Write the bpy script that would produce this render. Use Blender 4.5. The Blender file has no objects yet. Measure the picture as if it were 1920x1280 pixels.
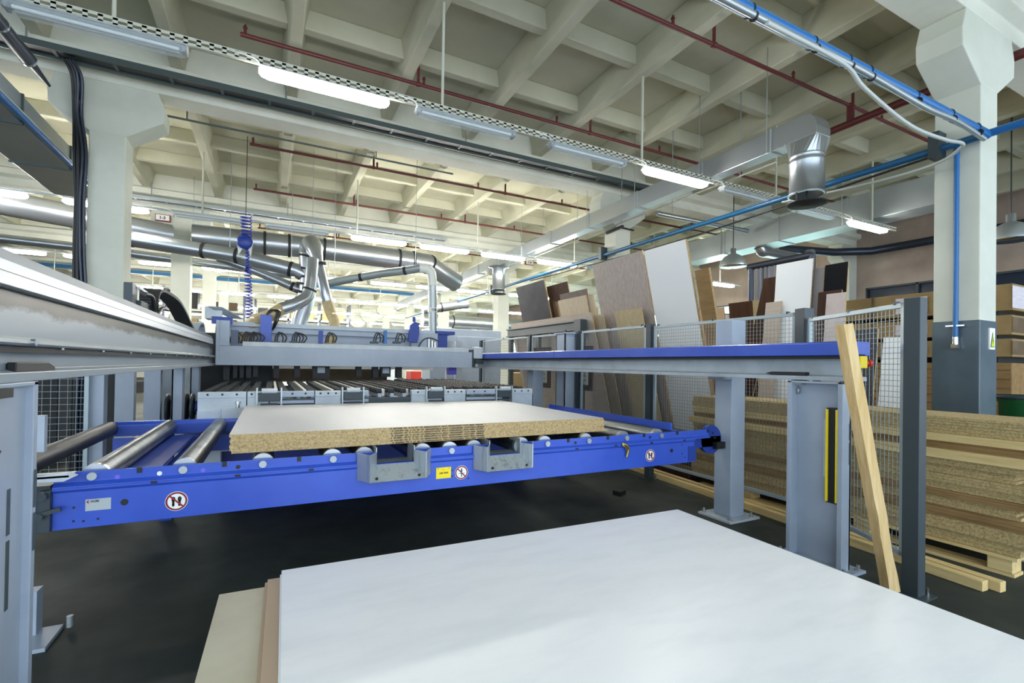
import bpy, math, random
from mathutils import Vector as V, Matrix
random.seed(7)
S = bpy.context.scene
COL = S.collection

# ------------------------------------------------------------------ camera, world, exposure
FPX, CYP = 896.8, 675.4
_y, _p, _r = (math.radians(a) for a in (26.79, 0.488, 0.883))
EYE = V((0, 0, 1.5))
FWD = V((math.sin(_y) * math.cos(_p), math.cos(_y) * math.cos(_p), math.sin(_p)))
_rt = V((math.cos(_y), -math.sin(_y), 0))
_up = _rt.cross(FWD)
RGT = math.cos(_r) * _rt + math.sin(_r) * _up
UPV = -math.sin(_r) * _rt + math.cos(_r) * _up
cam = bpy.data.cameras.new('camera')
cam.lens = 36 * FPX / 1920
cam.shift_y = (CYP - 640) / 1920
cam.clip_start, cam.clip_end = 0.05, 200
camo = bpy.data.objects.new('camera', cam)
COL.objects.link(camo)
camo.matrix_world = Matrix(((RGT.x, UPV.x, -FWD.x, EYE.x), (RGT.y, UPV.y, -FWD.y, EYE.y), (RGT.z, UPV.z, -FWD.z, EYE.z), (0, 0, 0, 1)))
S.camera = camo

W = bpy.data.worlds.new('daylight')
S.world = W
W.use_nodes = True
W.node_tree.nodes['Background'].inputs[0].default_value = (0.74, 0.87, 1.0, 1)
W.node_tree.nodes['Background'].inputs[1].default_value = 2.7
LAMP_POWER = 60.0
S.view_settings.view_transform = 'Standard'
S.view_settings.look = 'None'
S.view_settings.gamma = 1
S.view_settings.use_curve_mapping = False
S.view_settings.exposure = 0.45

def P(x, y, ax, val):
    """point of the hall seen at picture position x, y, on the plane ax = val"""
    d = FWD + RGT * ((x - 960) / FPX) + UPV * ((CYP - y) / FPX)
    i = 'xyz'.index(ax)
    return EYE + d * ((val - EYE[i]) / d[i])

# ------------------------------------------------------------------ materials
def lin(h):
    h = h.lstrip('#')
    c = [int(h[i:i + 2], 16) / 255 for i in (0, 2, 4)]
    return tuple(x / 12.92 if x <= 0.04045 else ((x + 0.055) / 1.055) ** 2.4 for x in c) + (1,)

MATS = {}
def mat(name, col, rough=0.5, metal=0.0, col2=None, scale=4.0, stretch=(1, 1, 1), detail=4.0, lo=0.35, hi=0.65, rough2=None, bump=0.0, emit=0.0, coat=0.0, rnd=0.0, alpha=1.0, trans=0.0):
    m = bpy.data.materials.new(name)
    m.use_nodes = True
    nt = m.node_tree
    b = nt.nodes['Principled BSDF']
    c = lin(col)
    b.inputs['Base Color'].default_value = c
    b.inputs['Roughness'].default_value = rough
    b.inputs['Metallic'].default_value = metal
    if coat: b.inputs['Coat Weight'].default_value = coat; b.inputs['Coat Roughness'].default_value = 0.12
    if alpha < 1: b.inputs['Alpha'].default_value = alpha
    if trans: b.inputs['Transmission Weight'].default_value = trans
    if emit:
        b.inputs['Emission Color'].default_value = c
        b.inputs['Emission Strength'].default_value = emit
    src = None
    if col2 or bump or rough2 is not None:
        tc = nt.nodes.new('ShaderNodeTexCoord')
        mp = nt.nodes.new('ShaderNodeMapping')
        mp.inputs['Scale'].default_value = stretch
        nt.links.new(tc.outputs['Object'], mp.inputs['Vector'])
        vec = mp.outputs['Vector']
        if rnd:
            oi = nt.nodes.new('ShaderNodeObjectInfo')
            ad = nt.nodes.new('ShaderNodeVectorMath'); ad.operation = 'MULTIPLY_ADD'
            ad.inputs[1].default_value = (1, 1, 1)
            sc = nt.nodes.new('ShaderNodeMath'); sc.operation = 'MULTIPLY'; sc.inputs[1].default_value = 40
            nt.links.new(oi.outputs['Random'], sc.inputs[0])
            nt.links.new(vec, ad.inputs[0]); nt.links.new(sc.outputs[0], ad.inputs[2])
            vec = ad.outputs[0]
        nz = nt.nodes.new('ShaderNodeTexNoise')
        nz.inputs['Scale'].default_value = scale
        nz.inputs['Detail'].default_value = detail
        nz.inputs['Roughness'].default_value = 0.6
        nt.links.new(vec, nz.inputs['Vector'])
        rp = nt.nodes.new('ShaderNodeMapRange')
        rp.inputs[1].default_value, rp.inputs[2].default_value = lo, hi
        nt.links.new(nz.outputs[0], rp.inputs[0])
        f = rp.outputs[0]
        if col2:
            mx = nt.nodes.new('ShaderNodeMix'); mx.data_type = 'RGBA'
            mx.inputs[6].default_value = c; mx.inputs[7].default_value = lin(col2)
            nt.links.new(f, mx.inputs[0])
            src = mx.outputs[2]
            nt.links.new(src, b.inputs['Base Color'])
        if rough2 is not None:
            r2 = nt.nodes.new('ShaderNodeMapRange')
            r2.inputs[3].default_value, r2.inputs[4].default_value = rough, rough2
            nt.links.new(f, r2.inputs[0]); nt.links.new(r2.outputs[0], b.inputs['Roughness'])
        if bump:
            bp = nt.nodes.new('ShaderNodeBump'); bp.inputs['Strength'].default_value = bump; bp.inputs['Distance'].default_value = 0.01
            nt.links.new(nz.outputs[0], bp.inputs['Height']); nt.links.new(bp.outputs[0], b.inputs['Normal'])
    MATS[name] = m
    return m

M = MATS
mat('concrete_paint', '#dcdccf', 0.75, col2='#cfcfc0', scale=1.3, bump=0.05)
mat('ceiling_paint', '#c4c2ab', 0.8, col2='#b5b39b', scale=0.9, bump=0.04)
mat('column_paint', '#d2d4c7', 0.7, col2='#c8cabc', scale=1.5, bump=0.08)
mat('column_dado', '#56656e', 0.3, col2='#4b5a63', scale=2.0, bump=0.25)
mat('floor_dark', '#444842', 0.5, col2='#2e322f', scale=1.1, detail=9, rough2=0.7, bump=0.03, lo=0.3, hi=0.7)
mat('wall_tan', '#b3a294', 0.8, col2='#9c8b7f', scale=0.8)
mat('machine_grey', '#a6b1c0', 0.42, col2='#9aa6b6', scale=2.5, coat=0.1)
mat('machine_grey_worn', '#a7b1ba', 0.45, col2='#8f98a0', scale=3.5, detail=8, lo=0.45, hi=0.75)
mat('machine_light', '#c3cbd2', 0.4, col2='#b3bcc4', scale=5)
mat('machine_blue', '#3456c0', 0.38, col2='#2a4db6', scale=2.2, coat=0.2)
mat('machine_blue_dark', '#203c94', 0.42)
mat('pocket_steel', '#b4bcc0', 0.42, 0.6, col2='#7f878b', scale=9, stretch=(3, 3, 0.35), detail=7, lo=0.5, hi=0.75)
mat('galvanised', '#bfc4cb', 0.3, 0.85, col2='#b3bac2', scale=1.2, detail=1)
mat('galvanised_dull', '#b4bcbe', 0.42, 0.7, col2='#a6aeb0', scale=1.5, detail=1)
mat('chrome', '#d6d9da', 0.16, 1.0)
mat('steel_roller', '#8d9294', 0.3, 0.95, col2='#6b7072', scale=3, stretch=(1, 1, 1), rough2=0.4)
mat('roller_black', '#3c3e3e', 0.42, 0.2, col2='#2a2c2c', scale=3)
mat('dark_post', '#333e44', 0.45)
mat('black', '#16181a', 0.5)
mat('rubber', '#232526', 0.65)
mat('black_cable', '#1e2023', 0.45)
mat('white_laminate', '#bfc0c2', 0.45, col2='#b8b9bc', scale=2.2, stretch=(1, 0.15, 1), detail=6, rough2=0.45)
mat('white_sheet', '#e8e9ea', 0.4, rnd=1)
mat('chipboard', '#c8ad7c', 0.85, col2='#8a7044', scale=75, detail=6, lo=0.40, hi=0.68, rnd=1)
mat('chipboard_old', '#bda775', 0.85, col2='#8a744a', scale=70, detail=6, lo=0.4, hi=0.7, rnd=1)
mat('chipboard_brown', '#98794c', 0.8, col2='#80633c', scale=12, detail=6, stretch=(1, 0.2, 1), rnd=1)
mat('mdf_beige', '#cdc6ae', 0.7, col2='#c3bba2', scale=3)
mat('board_tan', '#c0a98f', 0.6, col2='#b39b80', scale=2, stretch=(1, 0.2, 1))
mat('timber', '#d8bd8c', 0.7, col2='#c4a368', scale=5, stretch=(6, 6, 0.5), detail=6, bump=0.15)
mat('timber_beam', '#dcc48c', 0.7, col2='#cbae72', scale=5, stretch=(6, 0.5, 6), detail=6)
mat('wood_grey', '#b0a39b', 0.55, col2='#9c8f87', scale=7, stretch=(6, 6, 0.25), detail=6)
mat('wood_pale', '#c3b49b', 0.55, col2='#b5a58b', scale=6, stretch=(4, 4, 0.4), detail=6)
mat('wood_rose', '#bfb0a2', 0.55, col2='#b1a294', scale=6, stretch=(4, 0.4, 4), detail=6)
mat('board_charcoal', '#4d4c50', 0.5, col2='#434246', scale=3)
mat('board_brown', '#4a3328', 0.5, col2='#3c2920', scale=5, stretch=(4, 4, 0.4), detail=5)
mat('board_black', '#0d0e14', 0.6)
mat('board_pink', '#c9b9b4', 0.5, col2='#bcaba6', scale=4)
mat('cardboard', '#9a8257', 0.8, col2='#8a734a', scale=3, rnd=1)
mat('pack_white', '#ddd6dc', 0.6, col2='#c9bfc6', scale=20, stretch=(0.2, 0.2, 4))
mat('red_pipe', '#5a2020', 0.5)
mat('blue_pipe', '#1c66a6', 0.35)
mat('blue_pipe_dark', '#1a5a86', 0.35)
mat('pale_conduit', '#b9beb9', 0.5)
mat('dark_tray', '#55605f', 0.45, 0.4)
mat('dark_duct', '#454b58', 0.35, 0.6)
mat('hanger_white', '#c4c4b4', 0.6)
mat('lamp_housing', '#c9cfd0', 0.4, 0.1)
mat('lamp_lit', '#ffffff', 0.4, emit=LAMP_POWER)
mat('lamp_lit_bright', '#ffffff', 0.4, emit=LAMP_POWER * 1.5)
for _n in ('lamp_lit', 'lamp_lit_bright'): M[_n].node_tree.nodes['Principled BSDF'].inputs['Emission Color'].default_value = (1.0, 0.97, 0.9, 1)
mat('lamp_clear', '#e8f0f2', 0.08, alpha=0.28)
mat('tube_off', '#dfe3e2', 0.3)
mat('wire', '#838c8c', 0.45, 0.5)
mat('fence_frame', '#a4b1b6', 0.42, 0.2)
mat('yellow', '#f2d70c', 0.5)
mat('sign_white', '#eeeeea', 0.5)
mat('sign_red', '#8c1c22', 0.5)
mat('sign_black', '#141416', 0.5)
mat('sign_yellowgreen', '#c5dc22', 0.5)
mat('button_red', '#c43a2c', 0.4)
mat('green', '#1d5a2e', 0.45)
mat('hose_tan', '#c9b68a', 0.45, col2='#b39f72', scale=14, stretch=(1, 1, 3), alpha=0.9)
mat('white_plastic', '#e6e6dc', 0.4)
mat('paper', '#e2e2da', 0.7)
mat('ink', '#2a241e', 0.7)
mat('window_day', '#bfe8e6', 0.2, emit=3.0)
mat('window_dark', '#1c2a3c', 0.15)
mat('brass', '#b99b45', 0.3, 0.8)
mat('coil_blue', '#2a3fae', 0.4)
mat('strip_plastic', '#8d93a0', 0.25, col2='#4e535f', scale=3, stretch=(8, 8, 0.3))

# ------------------------------------------------------------------ mesh helpers
class MB:
    def __init__(s):
        s.v, s.f, s.m, s.s = [], [], [], []
        s.mi = 0
    def add(s, vs, fs, smooth=False):
        n = len(s.v)
        s.v += [V(a) for a in vs]
        for f in fs:
            s.f.append([i + n for i in f]); s.m.append(s.mi); s.s.append(smooth)
        return s
    def use(s, i):
        s.mi = i; return s
    def obox(s, o, a, b, c):
        o, a, b, c = V(o), V(a), V(b), V(c)
        if a.cross(b).dot(c) < 0: a, b = b, a
        return s.add([o, o + a, o + a + b, o + b, o + c, o + a + c, o + a + b + c, o + b + c],
                     [(0, 3, 2, 1), (4, 5, 6, 7), (0, 1, 5, 4), (1, 2, 6, 5), (2, 3, 7, 6), (3, 0, 4, 7)])
    def box(s, x0, y0, z0, x1, y1, z1):
        return s.obox((min(x0, x1), min(y0, y1), min(z0, z1)), (abs(x1 - x0), 0, 0), (0, abs(y1 - y0), 0), (0, 0, abs(z1 - z0)))
    def bar(s, p, q, w, h=None, up=(0, 0, 1)):
        p, q = V(p), V(q); h = h or w
        d = (q - p).normalized(); u = V(up)
        if abs(d.dot(u)) > 0.98: u = V((0, 1, 0))
        a = d.cross(u).normalized() * w; b = a.cross(d).normalized() * h
        return s.obox(p - a / 2 - b / 2, a, b, q - p)
    def tube(s, pts, r, n=12, caps=True, smooth=True):
        pts = [V(p) for p in pts]; k = len(pts)
        rs = r if isinstance(r, (list, tuple)) else [r] * k
        t0 = (pts[1] - pts[0]).normalized()
        a = V((0, 0, 1)) if abs(t0.z) < 0.9 else V((1, 0, 0))
        nrm = (a - t0 * a.dot(t0)).normalized()
        vs = []
        for i in range(k):
            t = (pts[min(i + 1, k - 1)] - pts[max(i - 1, 0)]).normalized()
            nrm = (nrm - t * nrm.dot(t)).normalized()
            bn = t.cross(nrm)
            for j in range(n):
                an = 2 * math.pi * j / n
                vs.append(pts[i] + (nrm * math.cos(an) + bn * math.sin(an)) * rs[i])
        fs = [(i * n + j, i * n + (j + 1) % n, (i + 1) * n + (j + 1) % n, (i + 1) * n + j) for i in range(k - 1) for j in range(n)]
        s.add(vs, fs, smooth)
        if caps:
            s.add(vs[:n], [tuple(reversed(range(n)))]); s.add(vs[-n:], [tuple(range(n))])
        return s
    def cyl(s, p, q, r, n=16, r2=None):
        return s.tube([p, q], [r, r if r2 is None else r2], n)
    def lathe(s, prof, c, n=20, axis='z'):
        c = V(c); k = len(prof); vs = []
        for r, h in prof:
            for j in range(n):
                a = 2 * math.pi * j / n
                x, y = r * math.cos(a), r * math.sin(a)
                vs.append(c + (V((x, y, h)) if axis == 'z' else V((x, h, y)) if axis == 'y' else V((h, x, y))))
        fl = axis == 'y'
        fs = []
        for i in range(k - 1):
            for j in range(n):
                f = (i * n + j, i * n + (j + 1) % n, (i + 1) * n + (j + 1) % n, (i + 1) * n + j)
                fs.append(tuple(reversed(f)) if fl else f)
        return s.add(vs, fs, True)
    def prism(s, prof, axis, a0, a1):
        """closed 2-D outline extruded along an axis: y -> (x, z), x -> (y, z), z -> (x, y)"""
        n = len(prof)
        ar = sum(prof[i][0] * prof[(i + 1) % n][1] - prof[(i + 1) % n][0] * prof[i][1] for i in range(n))
        if ar < 0: prof = prof[::-1]
        def pt(u, w, a): return {'y': (u, a, w), 'x': (a, u, w), 'z': (u, w, a)}[axis]
        lo = [pt(u, w, a0) for u, w in prof]; hi = [pt(u, w, a1) for u, w in prof]
        fs = [tuple(reversed(range(n))), tuple(range(n, 2 * n))] + [(i, (i + 1) % n, n + (i + 1) % n, n + i) for i in range(n)]
        if (axis == 'y') != (a1 < a0): fs = [tuple(reversed(f)) for f in fs]
        return s.add(lo + hi, fs)
    def disc(s, c, ax, r, n=28, t=0.002):
        c = V(c); d = {'x': V((t, 0, 0)), 'y': V((0, t, 0)), 'z': V((0, 0, t))}[ax]
        return s.cyl(c - d / 2, c + d / 2, r, n)

WLOC = {}
def setp(o, label=None, cat=None, group=None, kind=None):
    if label: o['label'] = label
    if cat: o['category'] = cat
    if group: o['group'] = group
    if kind: o['kind'] = kind
    return o

def thing(name, label, cat, loc, group=None):
    o = bpy.data.objects.new(name, None)
    o.empty_display_size = 0.1
    COL.objects.link(o)
    o.location = loc
    WLOC[o] = V(loc)
    return setp(o, label, cat, group)

def B(mb, name, mats, parent=None, bev=0.0, label=None, cat=None, group=None, kind=None, loc=None, seg=2):
    """link the collected shape as ONE mesh object; shapes are given in hall coordinates"""
    base = WLOC.get(parent) if parent else V(loc) if loc else None
    if base is None:
        zs = [v.z for v in mb.v]; n = len(mb.v)
        base = V((sum(v.x for v in mb.v) / n, sum(v.y for v in mb.v) / n, min(zs)))
    me = bpy.data.meshes.new(name)
    me.from_pydata([v - base for v in mb.v], [], mb.f)
    mats = mats if isinstance(mats, (list, tuple)) else [mats]
    for m in mats: me.materials.append(M[m] if isinstance(m, str) else m)
    me.polygons.foreach_set('material_index', mb.m)
    me.polygons.foreach_set('use_smooth', mb.s)
    me.update()
    o = bpy.data.objects.new(name, me)
    COL.objects.link(o)
    if parent:
        o.parent = parent
    else:
        o.location = base
    WLOC[o] = base
    if bev:
        b = o.modifiers.new('edge', 'BEVEL'); b.width = bev; b.segments = seg; b.limit_method = 'ANGLE'; b.angle_limit = math.radians(40)
    return setp(o, label, cat, group, kind)

def dup(root, d, label=None, group=None):
    """a copy of a thing and of all its parts, moved by d"""
    def cp(o, par):
        c = o.copy(); COL.objects.link(c); c.parent = par
        WLOC[c] = WLOC[o] + V(d)
        for ch in [x for x in o.children]: cp(ch, c)
        return c
    kids = list(root.children)
    r = root.copy(); COL.objects.link(r); r.location = root.location + V(d); WLOC[r] = WLOC[root] + V(d)
    for k in kids: cp(k, r)
    if label: r['label'] = label
    if group: r['group'] = group
    return r

def text(body, size, origin, xdir, ydir, name, m, parent, width=None, depth=0.0006):
    """lettering: letters as a thin mesh lying on a surface"""
    cu = bpy.data.curves.new(name, 'FONT')
    cu.body = body; cu.size = size; cu.extrude = depth / 2; cu.resolution_u = 2; cu.offset = size * 0.035
    t = bpy.data.objects.new(name, cu); COL.objects.link(t)
    dg = bpy.context.evaluated_depsgraph_get(); dg.update()
    me = bpy.data.meshes.new_from_object(t.evaluated_get(dg))
    bpy.data.objects.remove(t); bpy.data.curves.remove(cu)
    xd, yd = V(xdir).normalized(), V(ydir).normalized(); zd = xd.cross(yd)
    xs = [v.co.x for v in me.vertices]
    k = width / (max(xs) - min(xs)) if width else 1
    base = WLOC[parent]
    for v in me.vertices:
        c = v.co.copy(); v.co = V(origin) + xd * c.x * k + yd * c.y + zd * c.z - base
    me.materials.clear(); me.materials.append(M[m])
    o = bpy.data.objects.new(name, me); COL.objects.link(o); o.parent = parent; WLOC[o] = base
    return o

def arc(p0, p1, p2, n=8):
    """curve from p0 to p2 pulled towards p1"""
    p0, p1, p2 = V(p0), V(p1), V(p2)
    return [p0 * (1 - t) ** 2 + p1 * 2 * t * (1 - t) + p2 * t * t for t in [i / n for i in range(n + 1)]]

def spline(pts, n=6):
    pts = [V(p) for p in pts]; q = [pts[0]] + pts + [pts[-1]]; out = []
    for i in range(1, len(q) - 2):
        a, b, c, d = q[i - 1:i + 3]
        for k in range(n):
            t = k / n
            out.append(0.5 * (2 * b + (c - a) * t + (2 * a - 5 * b + 4 * c - d) * t * t + (3 * b - a - 3 * c + d) * t ** 3))
    return out + [pts[-1]]
mat('violet', '#6a62d8', 0.4)
mat('cardboard_dark', '#6d5a42', 0.8, col2='#54452f', scale=3)
mat('white_grain', '#f1f2f4', 0.34, col2='#e6e8eb', scale=1.6, stretch=(1, 3.5, 1), detail=8, lo=0.45, hi=0.75, rough2=0.45, bump=0.04)
mat('track_stain', '#929ca4', 0.4)
def _stain():
    nt = M['track_stain'].node_tree; b = nt.nodes['Principled BSDF']; N = nt.nodes.new; lk = nt.links.new
    tc = N('ShaderNodeTexCoord'); sx = N('ShaderNodeSeparateXYZ'); lk(tc.outputs['Object'], sx.inputs[0])
    mp = N('ShaderNodeMapping'); mp.inputs['Scale'].default_value = (1, 2.2, 7); lk(tc.outputs['Object'], mp.inputs[0])
    nz = N('ShaderNodeTexNoise'); nz.inputs['Scale'].default_value = 1.6; nz.inputs['Detail'].default_value = 10; nz.inputs['Roughness'].default_value = 0.7; lk(mp.outputs[0], nz.inputs[0])
    def band(z0, z1, gain):
        r = N('ShaderNodeMapRange'); r.inputs[1].default_value, r.inputs[2].default_value = z0, z1; lk(sx.outputs[2], r.inputs[0])
        a = N('ShaderNodeMath'); a.operation = 'MULTIPLY_ADD'; a.inputs[1].default_value = gain; lk(nz.outputs[0], a.inputs[0]); lk(r.outputs[0], a.inputs[2])
        c = N('ShaderNodeMapRange'); c.inputs[1].default_value, c.inputs[2].default_value = 1.12, 1.42; lk(a.outputs[0], c.inputs[0])
        return c.outputs[0]
    m1 = N('ShaderNodeMix'); m1.data_type = 'RGBA'; m1.inputs[6].default_value = lin('#929ca4'); m1.inputs[7].default_value = lin('#3d392c'); lk(band(1.60, 1.70, 1.15), m1.inputs[0])
    lk(m1.outputs[2], b.inputs['Base Color'])
_stain()
mat('wood_grey_dark', '#6f6058', 0.55, col2='#5e5049', scale=7, stretch=(6, 6, 0.25), detail=6)
mat('chipboard_pale', '#c0ae8c', 0.75, col2='#b2a07c', scale=14, detail=5)
mat('board_charcoal_light', '#7a7374', 0.5)
for _n in ('board_black', 'board_brown', 'board_charcoal'): M[_n].node_tree.nodes['Principled BSDF'].inputs['Specular IOR Level'].default_value = 0.12
M['floor_dark'].node_tree.nodes['Principled BSDF'].inputs['Specular IOR Level'].default_value = 0.25
mat('bright_steel', '#c3c9d0', 0.38, 0.1, col2='#b7bec6', scale=2, stretch=(1, 0.4, 4), detail=6)
mat('machine_grey_dark', '#616d79', 0.45)
# ------------------------------------------------------------------ the hall
X0, X1, Y0, Y1 = -15.0, 15.9, -4.0, 48.0
def struct(mb, name, m, label=None, bev=0, **k):
    return B(mb, name, m, bev=bev, label=label, kind='structure', **k)

struct(MB().box(X0, Y0, -0.2, X1, Y1, 0), 'floor', 'floor_dark', 'dark worn concrete floor of the hall')

RIBS = [1.69 + 1.47 * k for k in range(-11, 10)]
GY = [2.48 + 6 * k for k in range(-1, 8)]
c = MB().box(X0, Y0, 6.0, X1, Y1, 6.2)
def rib(mb, x, y0, y1):
    w0, w1 = 0.075, 0.15
    mb.prism([(x - w0, 5.6), (x + w0, 5.6), (x + w0 + 0.02, 5.75), (x + w1, 6.0), (x - w1, 6.0), (x - w0 - 0.02, 5.75)], 'y', y0, y1)
for gy in GY:
    for x in RIBS: rib(c, x, gy + 0.2, gy + 5.8)
    for k in range(3):
        yc = gy + 1.39 + k * 1.43
        for xa, xb in zip(RIBS[:-1], RIBS[1:]):
            a0, a1 = xa + 0.09, xb - 0.09
            c.prism([(yc - 0.07, 5.76), (yc + 0.07, 5.76), (yc + 0.11, 6.0), (yc - 0.11, 6.0)], 'x', a0, a1)
struct(c, 'ceiling', 'ceiling_paint', 'ribbed cream painted concrete ceiling slabs', bev=0.015)

for i, gy in enumerate(GY):
    g = MB().prism([(gy - 0.2, 5.25), (gy + 0.2, 5.25), (gy + 0.2, 5.42), (gy + 0.33, 5.47), (gy + 0.33, 5.6), (gy + 0.2, 5.6), (gy + 0.2, 6.02),
                    (gy - 0.2, 6.02), (gy - 0.2, 5.6), (gy - 0.33, 5.6), (gy - 0.33, 5.47), (gy - 0.2, 5.42)], 'x', X0, X1)
    struct(g, 'beam', 'concrete_paint', 'cream concrete girder number %d across the hall' % (i + 1), bev=0.012)

COLX = [-11.03, -2.03, 6.87, 15.72]
def column(x, gy, dado):
    m = MB()
    h = 0.2
    m.box(x - h, gy - h, 0.0, x + h, gy + h, 4.56)
    m.prism([(x - h, 4.55), (x + h, 4.55), (x + 0.62, 4.84), (x + 0.63, 5.03), (x + 0.55, 5.25), (x - 0.55, 5.25), (x - 0.63, 5.03), (x - 0.62, 4.84)], 'y', gy - h - 0.003, gy + h + 0.003)
    o = struct(m, 'column', 'column_paint', None, bev=0.012)
    if dado:
        d = MB().box(x - h - 0.006, gy - h - 0.006, 0, x + h + 0.006, gy + h + 0.006, 2.05)
        q = struct(d, 'dado', 'column_dado', None, bev=0.01, parent=o)
    return o
names = {}
ROWN = {-11.03: 'beyond the steel duct and cable bundle', -2.03: 'beside the long gantry track', 6.87: 'in the row under the square duct', 15.72: 'at the brown side wall'}
for x in COLX:
    for j, gy in enumerate(GY[1:]):
        if x == -2.03 and gy < 3: continue
        o = column(x, gy, gy < 9)
        o['label'] = 'cream concrete column %s, %s along the hall' % (ROWN[x], ['first', 'second', 'third', 'fourth', 'fifth', 'sixth', 'seventh', 'eighth'][j])
        if x == 6.87 and j == 0: COLR = o

# side wall with window bands, far wall, dim wall beyond the shelves
w = MB()
for y0, y1 in ((Y0, Y1),):
    w.box(X1, y0, 0, X1 + 0.3, y1, 1.1); w.box(X1, y0, 3.95, X1 + 0.3, y1, 6.0)
for k in range(len(GY)):
    w.box(X1, GY[k] - 0.45, 1.1, X1 + 0.3, GY[k] + 0.45, 3.95)
struct(w, 'wall_right', 'wall_tan', 'tan painted side wall with long window openings')
win_bright = (9.0, 14.3)
for k in range(len(GY) - 1):
    a, b = GY[k] + 0.45, GY[k] + 5.55
    f = MB()
    for z in (1.1, 2.5, 3.9): f.box(X1 + 0.02, a, z, X1 + 0.1, b, z + 0.05)
    n = 4
    for i in range(n + 1):
        y = a + (b - a) * i / n
        f.box(X1 + 0.02, y - 0.03, 1.1, X1 + 0.1, y + 0.03, 3.95)
    fo = struct(f, 'window_%d' % (k + 1), 'dark_post', 'dark framed window band number %d in the tan side wall' % (k + 1))
    struct(MB().box(X1 + 0.11, a, 1.1, X1 + 0.13, b, 3.95), 'pane', 'window_dark' if k < 2 else 'window_day', None, parent=fo)
struct(MB().box(X0, Y1, 0, X1, Y1 + 0.3, 6.0), 'wall_back', 'concrete_paint', 'pale far end wall of the hall')
w = MB().box(X0 - 0.3, Y0, 0, X0, Y1, 2.6).box(X0 - 0.3, Y0, 5.1, X0, Y1, 6.0)
for gy in GY: w.box(X0 - 0.3, gy - 0.4, 2.6, X0, gy + 0.4, 5.1)
struct(w, 'wall_left', 'concrete_paint', 'pale side wall with tall open windows beyond the shelving')
# ------------------------------------------------------------------ lamps and their hanging channels
def lamp(x0, x1, y, z, lit, label, group):
    t = thing('tube_lamp', label, 'lamp', ((x0 + x1) / 2, y, z + 0.06), group)
    e = 0.06
    h = MB()
    w = 0.078 if y < 8 else 0.045
    h.prism([(y - w, z + 0.027), (y + w, z + 0.027), (y + w - 0.008, z + 0.04), (y + 0.04, z + 0.062), (y - 0.04, z + 0.062), (y - w + 0.008, z + 0.04)], 'x', x0 + 0.01, x1 - 0.01)
    B(h, 'housing', 'lamp_housing', t)
    c = MB()
    prof = [(-0.07, 0.025), (-0.075, 0.0), (-0.055, -0.035), (0.055, -0.035), (0.075, 0.0), (0.07, 0.025)]
    vs = []
    for x, s in ((x0, 0.45), (x0 + 0.025, 0.8), (x0 + e + 0.03, 1), (x1 - e - 0.03, 1), (x1 - 0.025, 0.8), (x1, 0.45)):
        vs += [(x, y + u * s, z + (w - 0.02) * s + 0.02) for u, w in prof]
    n = len(prof)
    fs = [(i * n + j, i * n + (j + 1) % n, (i + 1) * n + (j + 1) % n, (i + 1) * n + j) for i in range(5) for j in range(n)]
    fs += [tuple(reversed(range(n))), tuple(range(5 * n, 6 * n))]
    c.add(vs, fs)
    if lit:
        B(c, 'diffuser', 'lamp_lit' if y < 8 else 'lamp_lit_bright', t)
    else:
        B(c, 'clear_cover', 'lamp_clear', t)
        for s in (-0.028, 0.028):
            B(MB().cyl((x0 + 0.07, y + s, z + 0.0), (x1 - 0.07, y + s, z + 0.0), 0.014, 10), 'tube', 'tube_off', t)
        for xx in (x0 + 0.03, x1 - 0.03):
            B(MB().box(xx - 0.015, y - 0.05, z - 0.02, xx + 0.015, y + 0.05, z + 0.03), 'end_cap', 'galvanised', t)
    if lit: pass
    return t

ORD = ['first', 'second', 'third', 'fourth', 'fifth', 'sixth', 'seventh', 'eighth', 'ninth', 'tenth', 'eleventh', 'twelfth', 'thirteenth', 'fourteenth']
STARTS = [-6.7, -5.1, -3.45, -1.9, -0.15, 1.4, 3.1, 4.72, 6.3, 7.95, 9.72, 11.3]
ROWS = [(5.2, [-1.95, -0.15, 1.38, 3.1, 4.67, 6.24, 7.95, 9.74], {1, 4, 7}), (11.2, [-5.05, -3.35, -1.75, -0.15, 1.56, 3.15, 4.74, 6.38, 7.95, 9.7, 12.87], {0, 1, 4, 5, 6, 7, 10}),
        (17.2, STARTS, None), (23.2, STARTS, None), (29.2, STARTS, None), (35.2, STARTS, None), (41.2, STARTS, None)]
WHERE = ['row over the blue conveyor', 'row behind the first girder', 'row behind the second girder', 'row behind the third girder', 'row behind the fourth girder', 'row behind the fifth girder', 'row at the far end wall']
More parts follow.
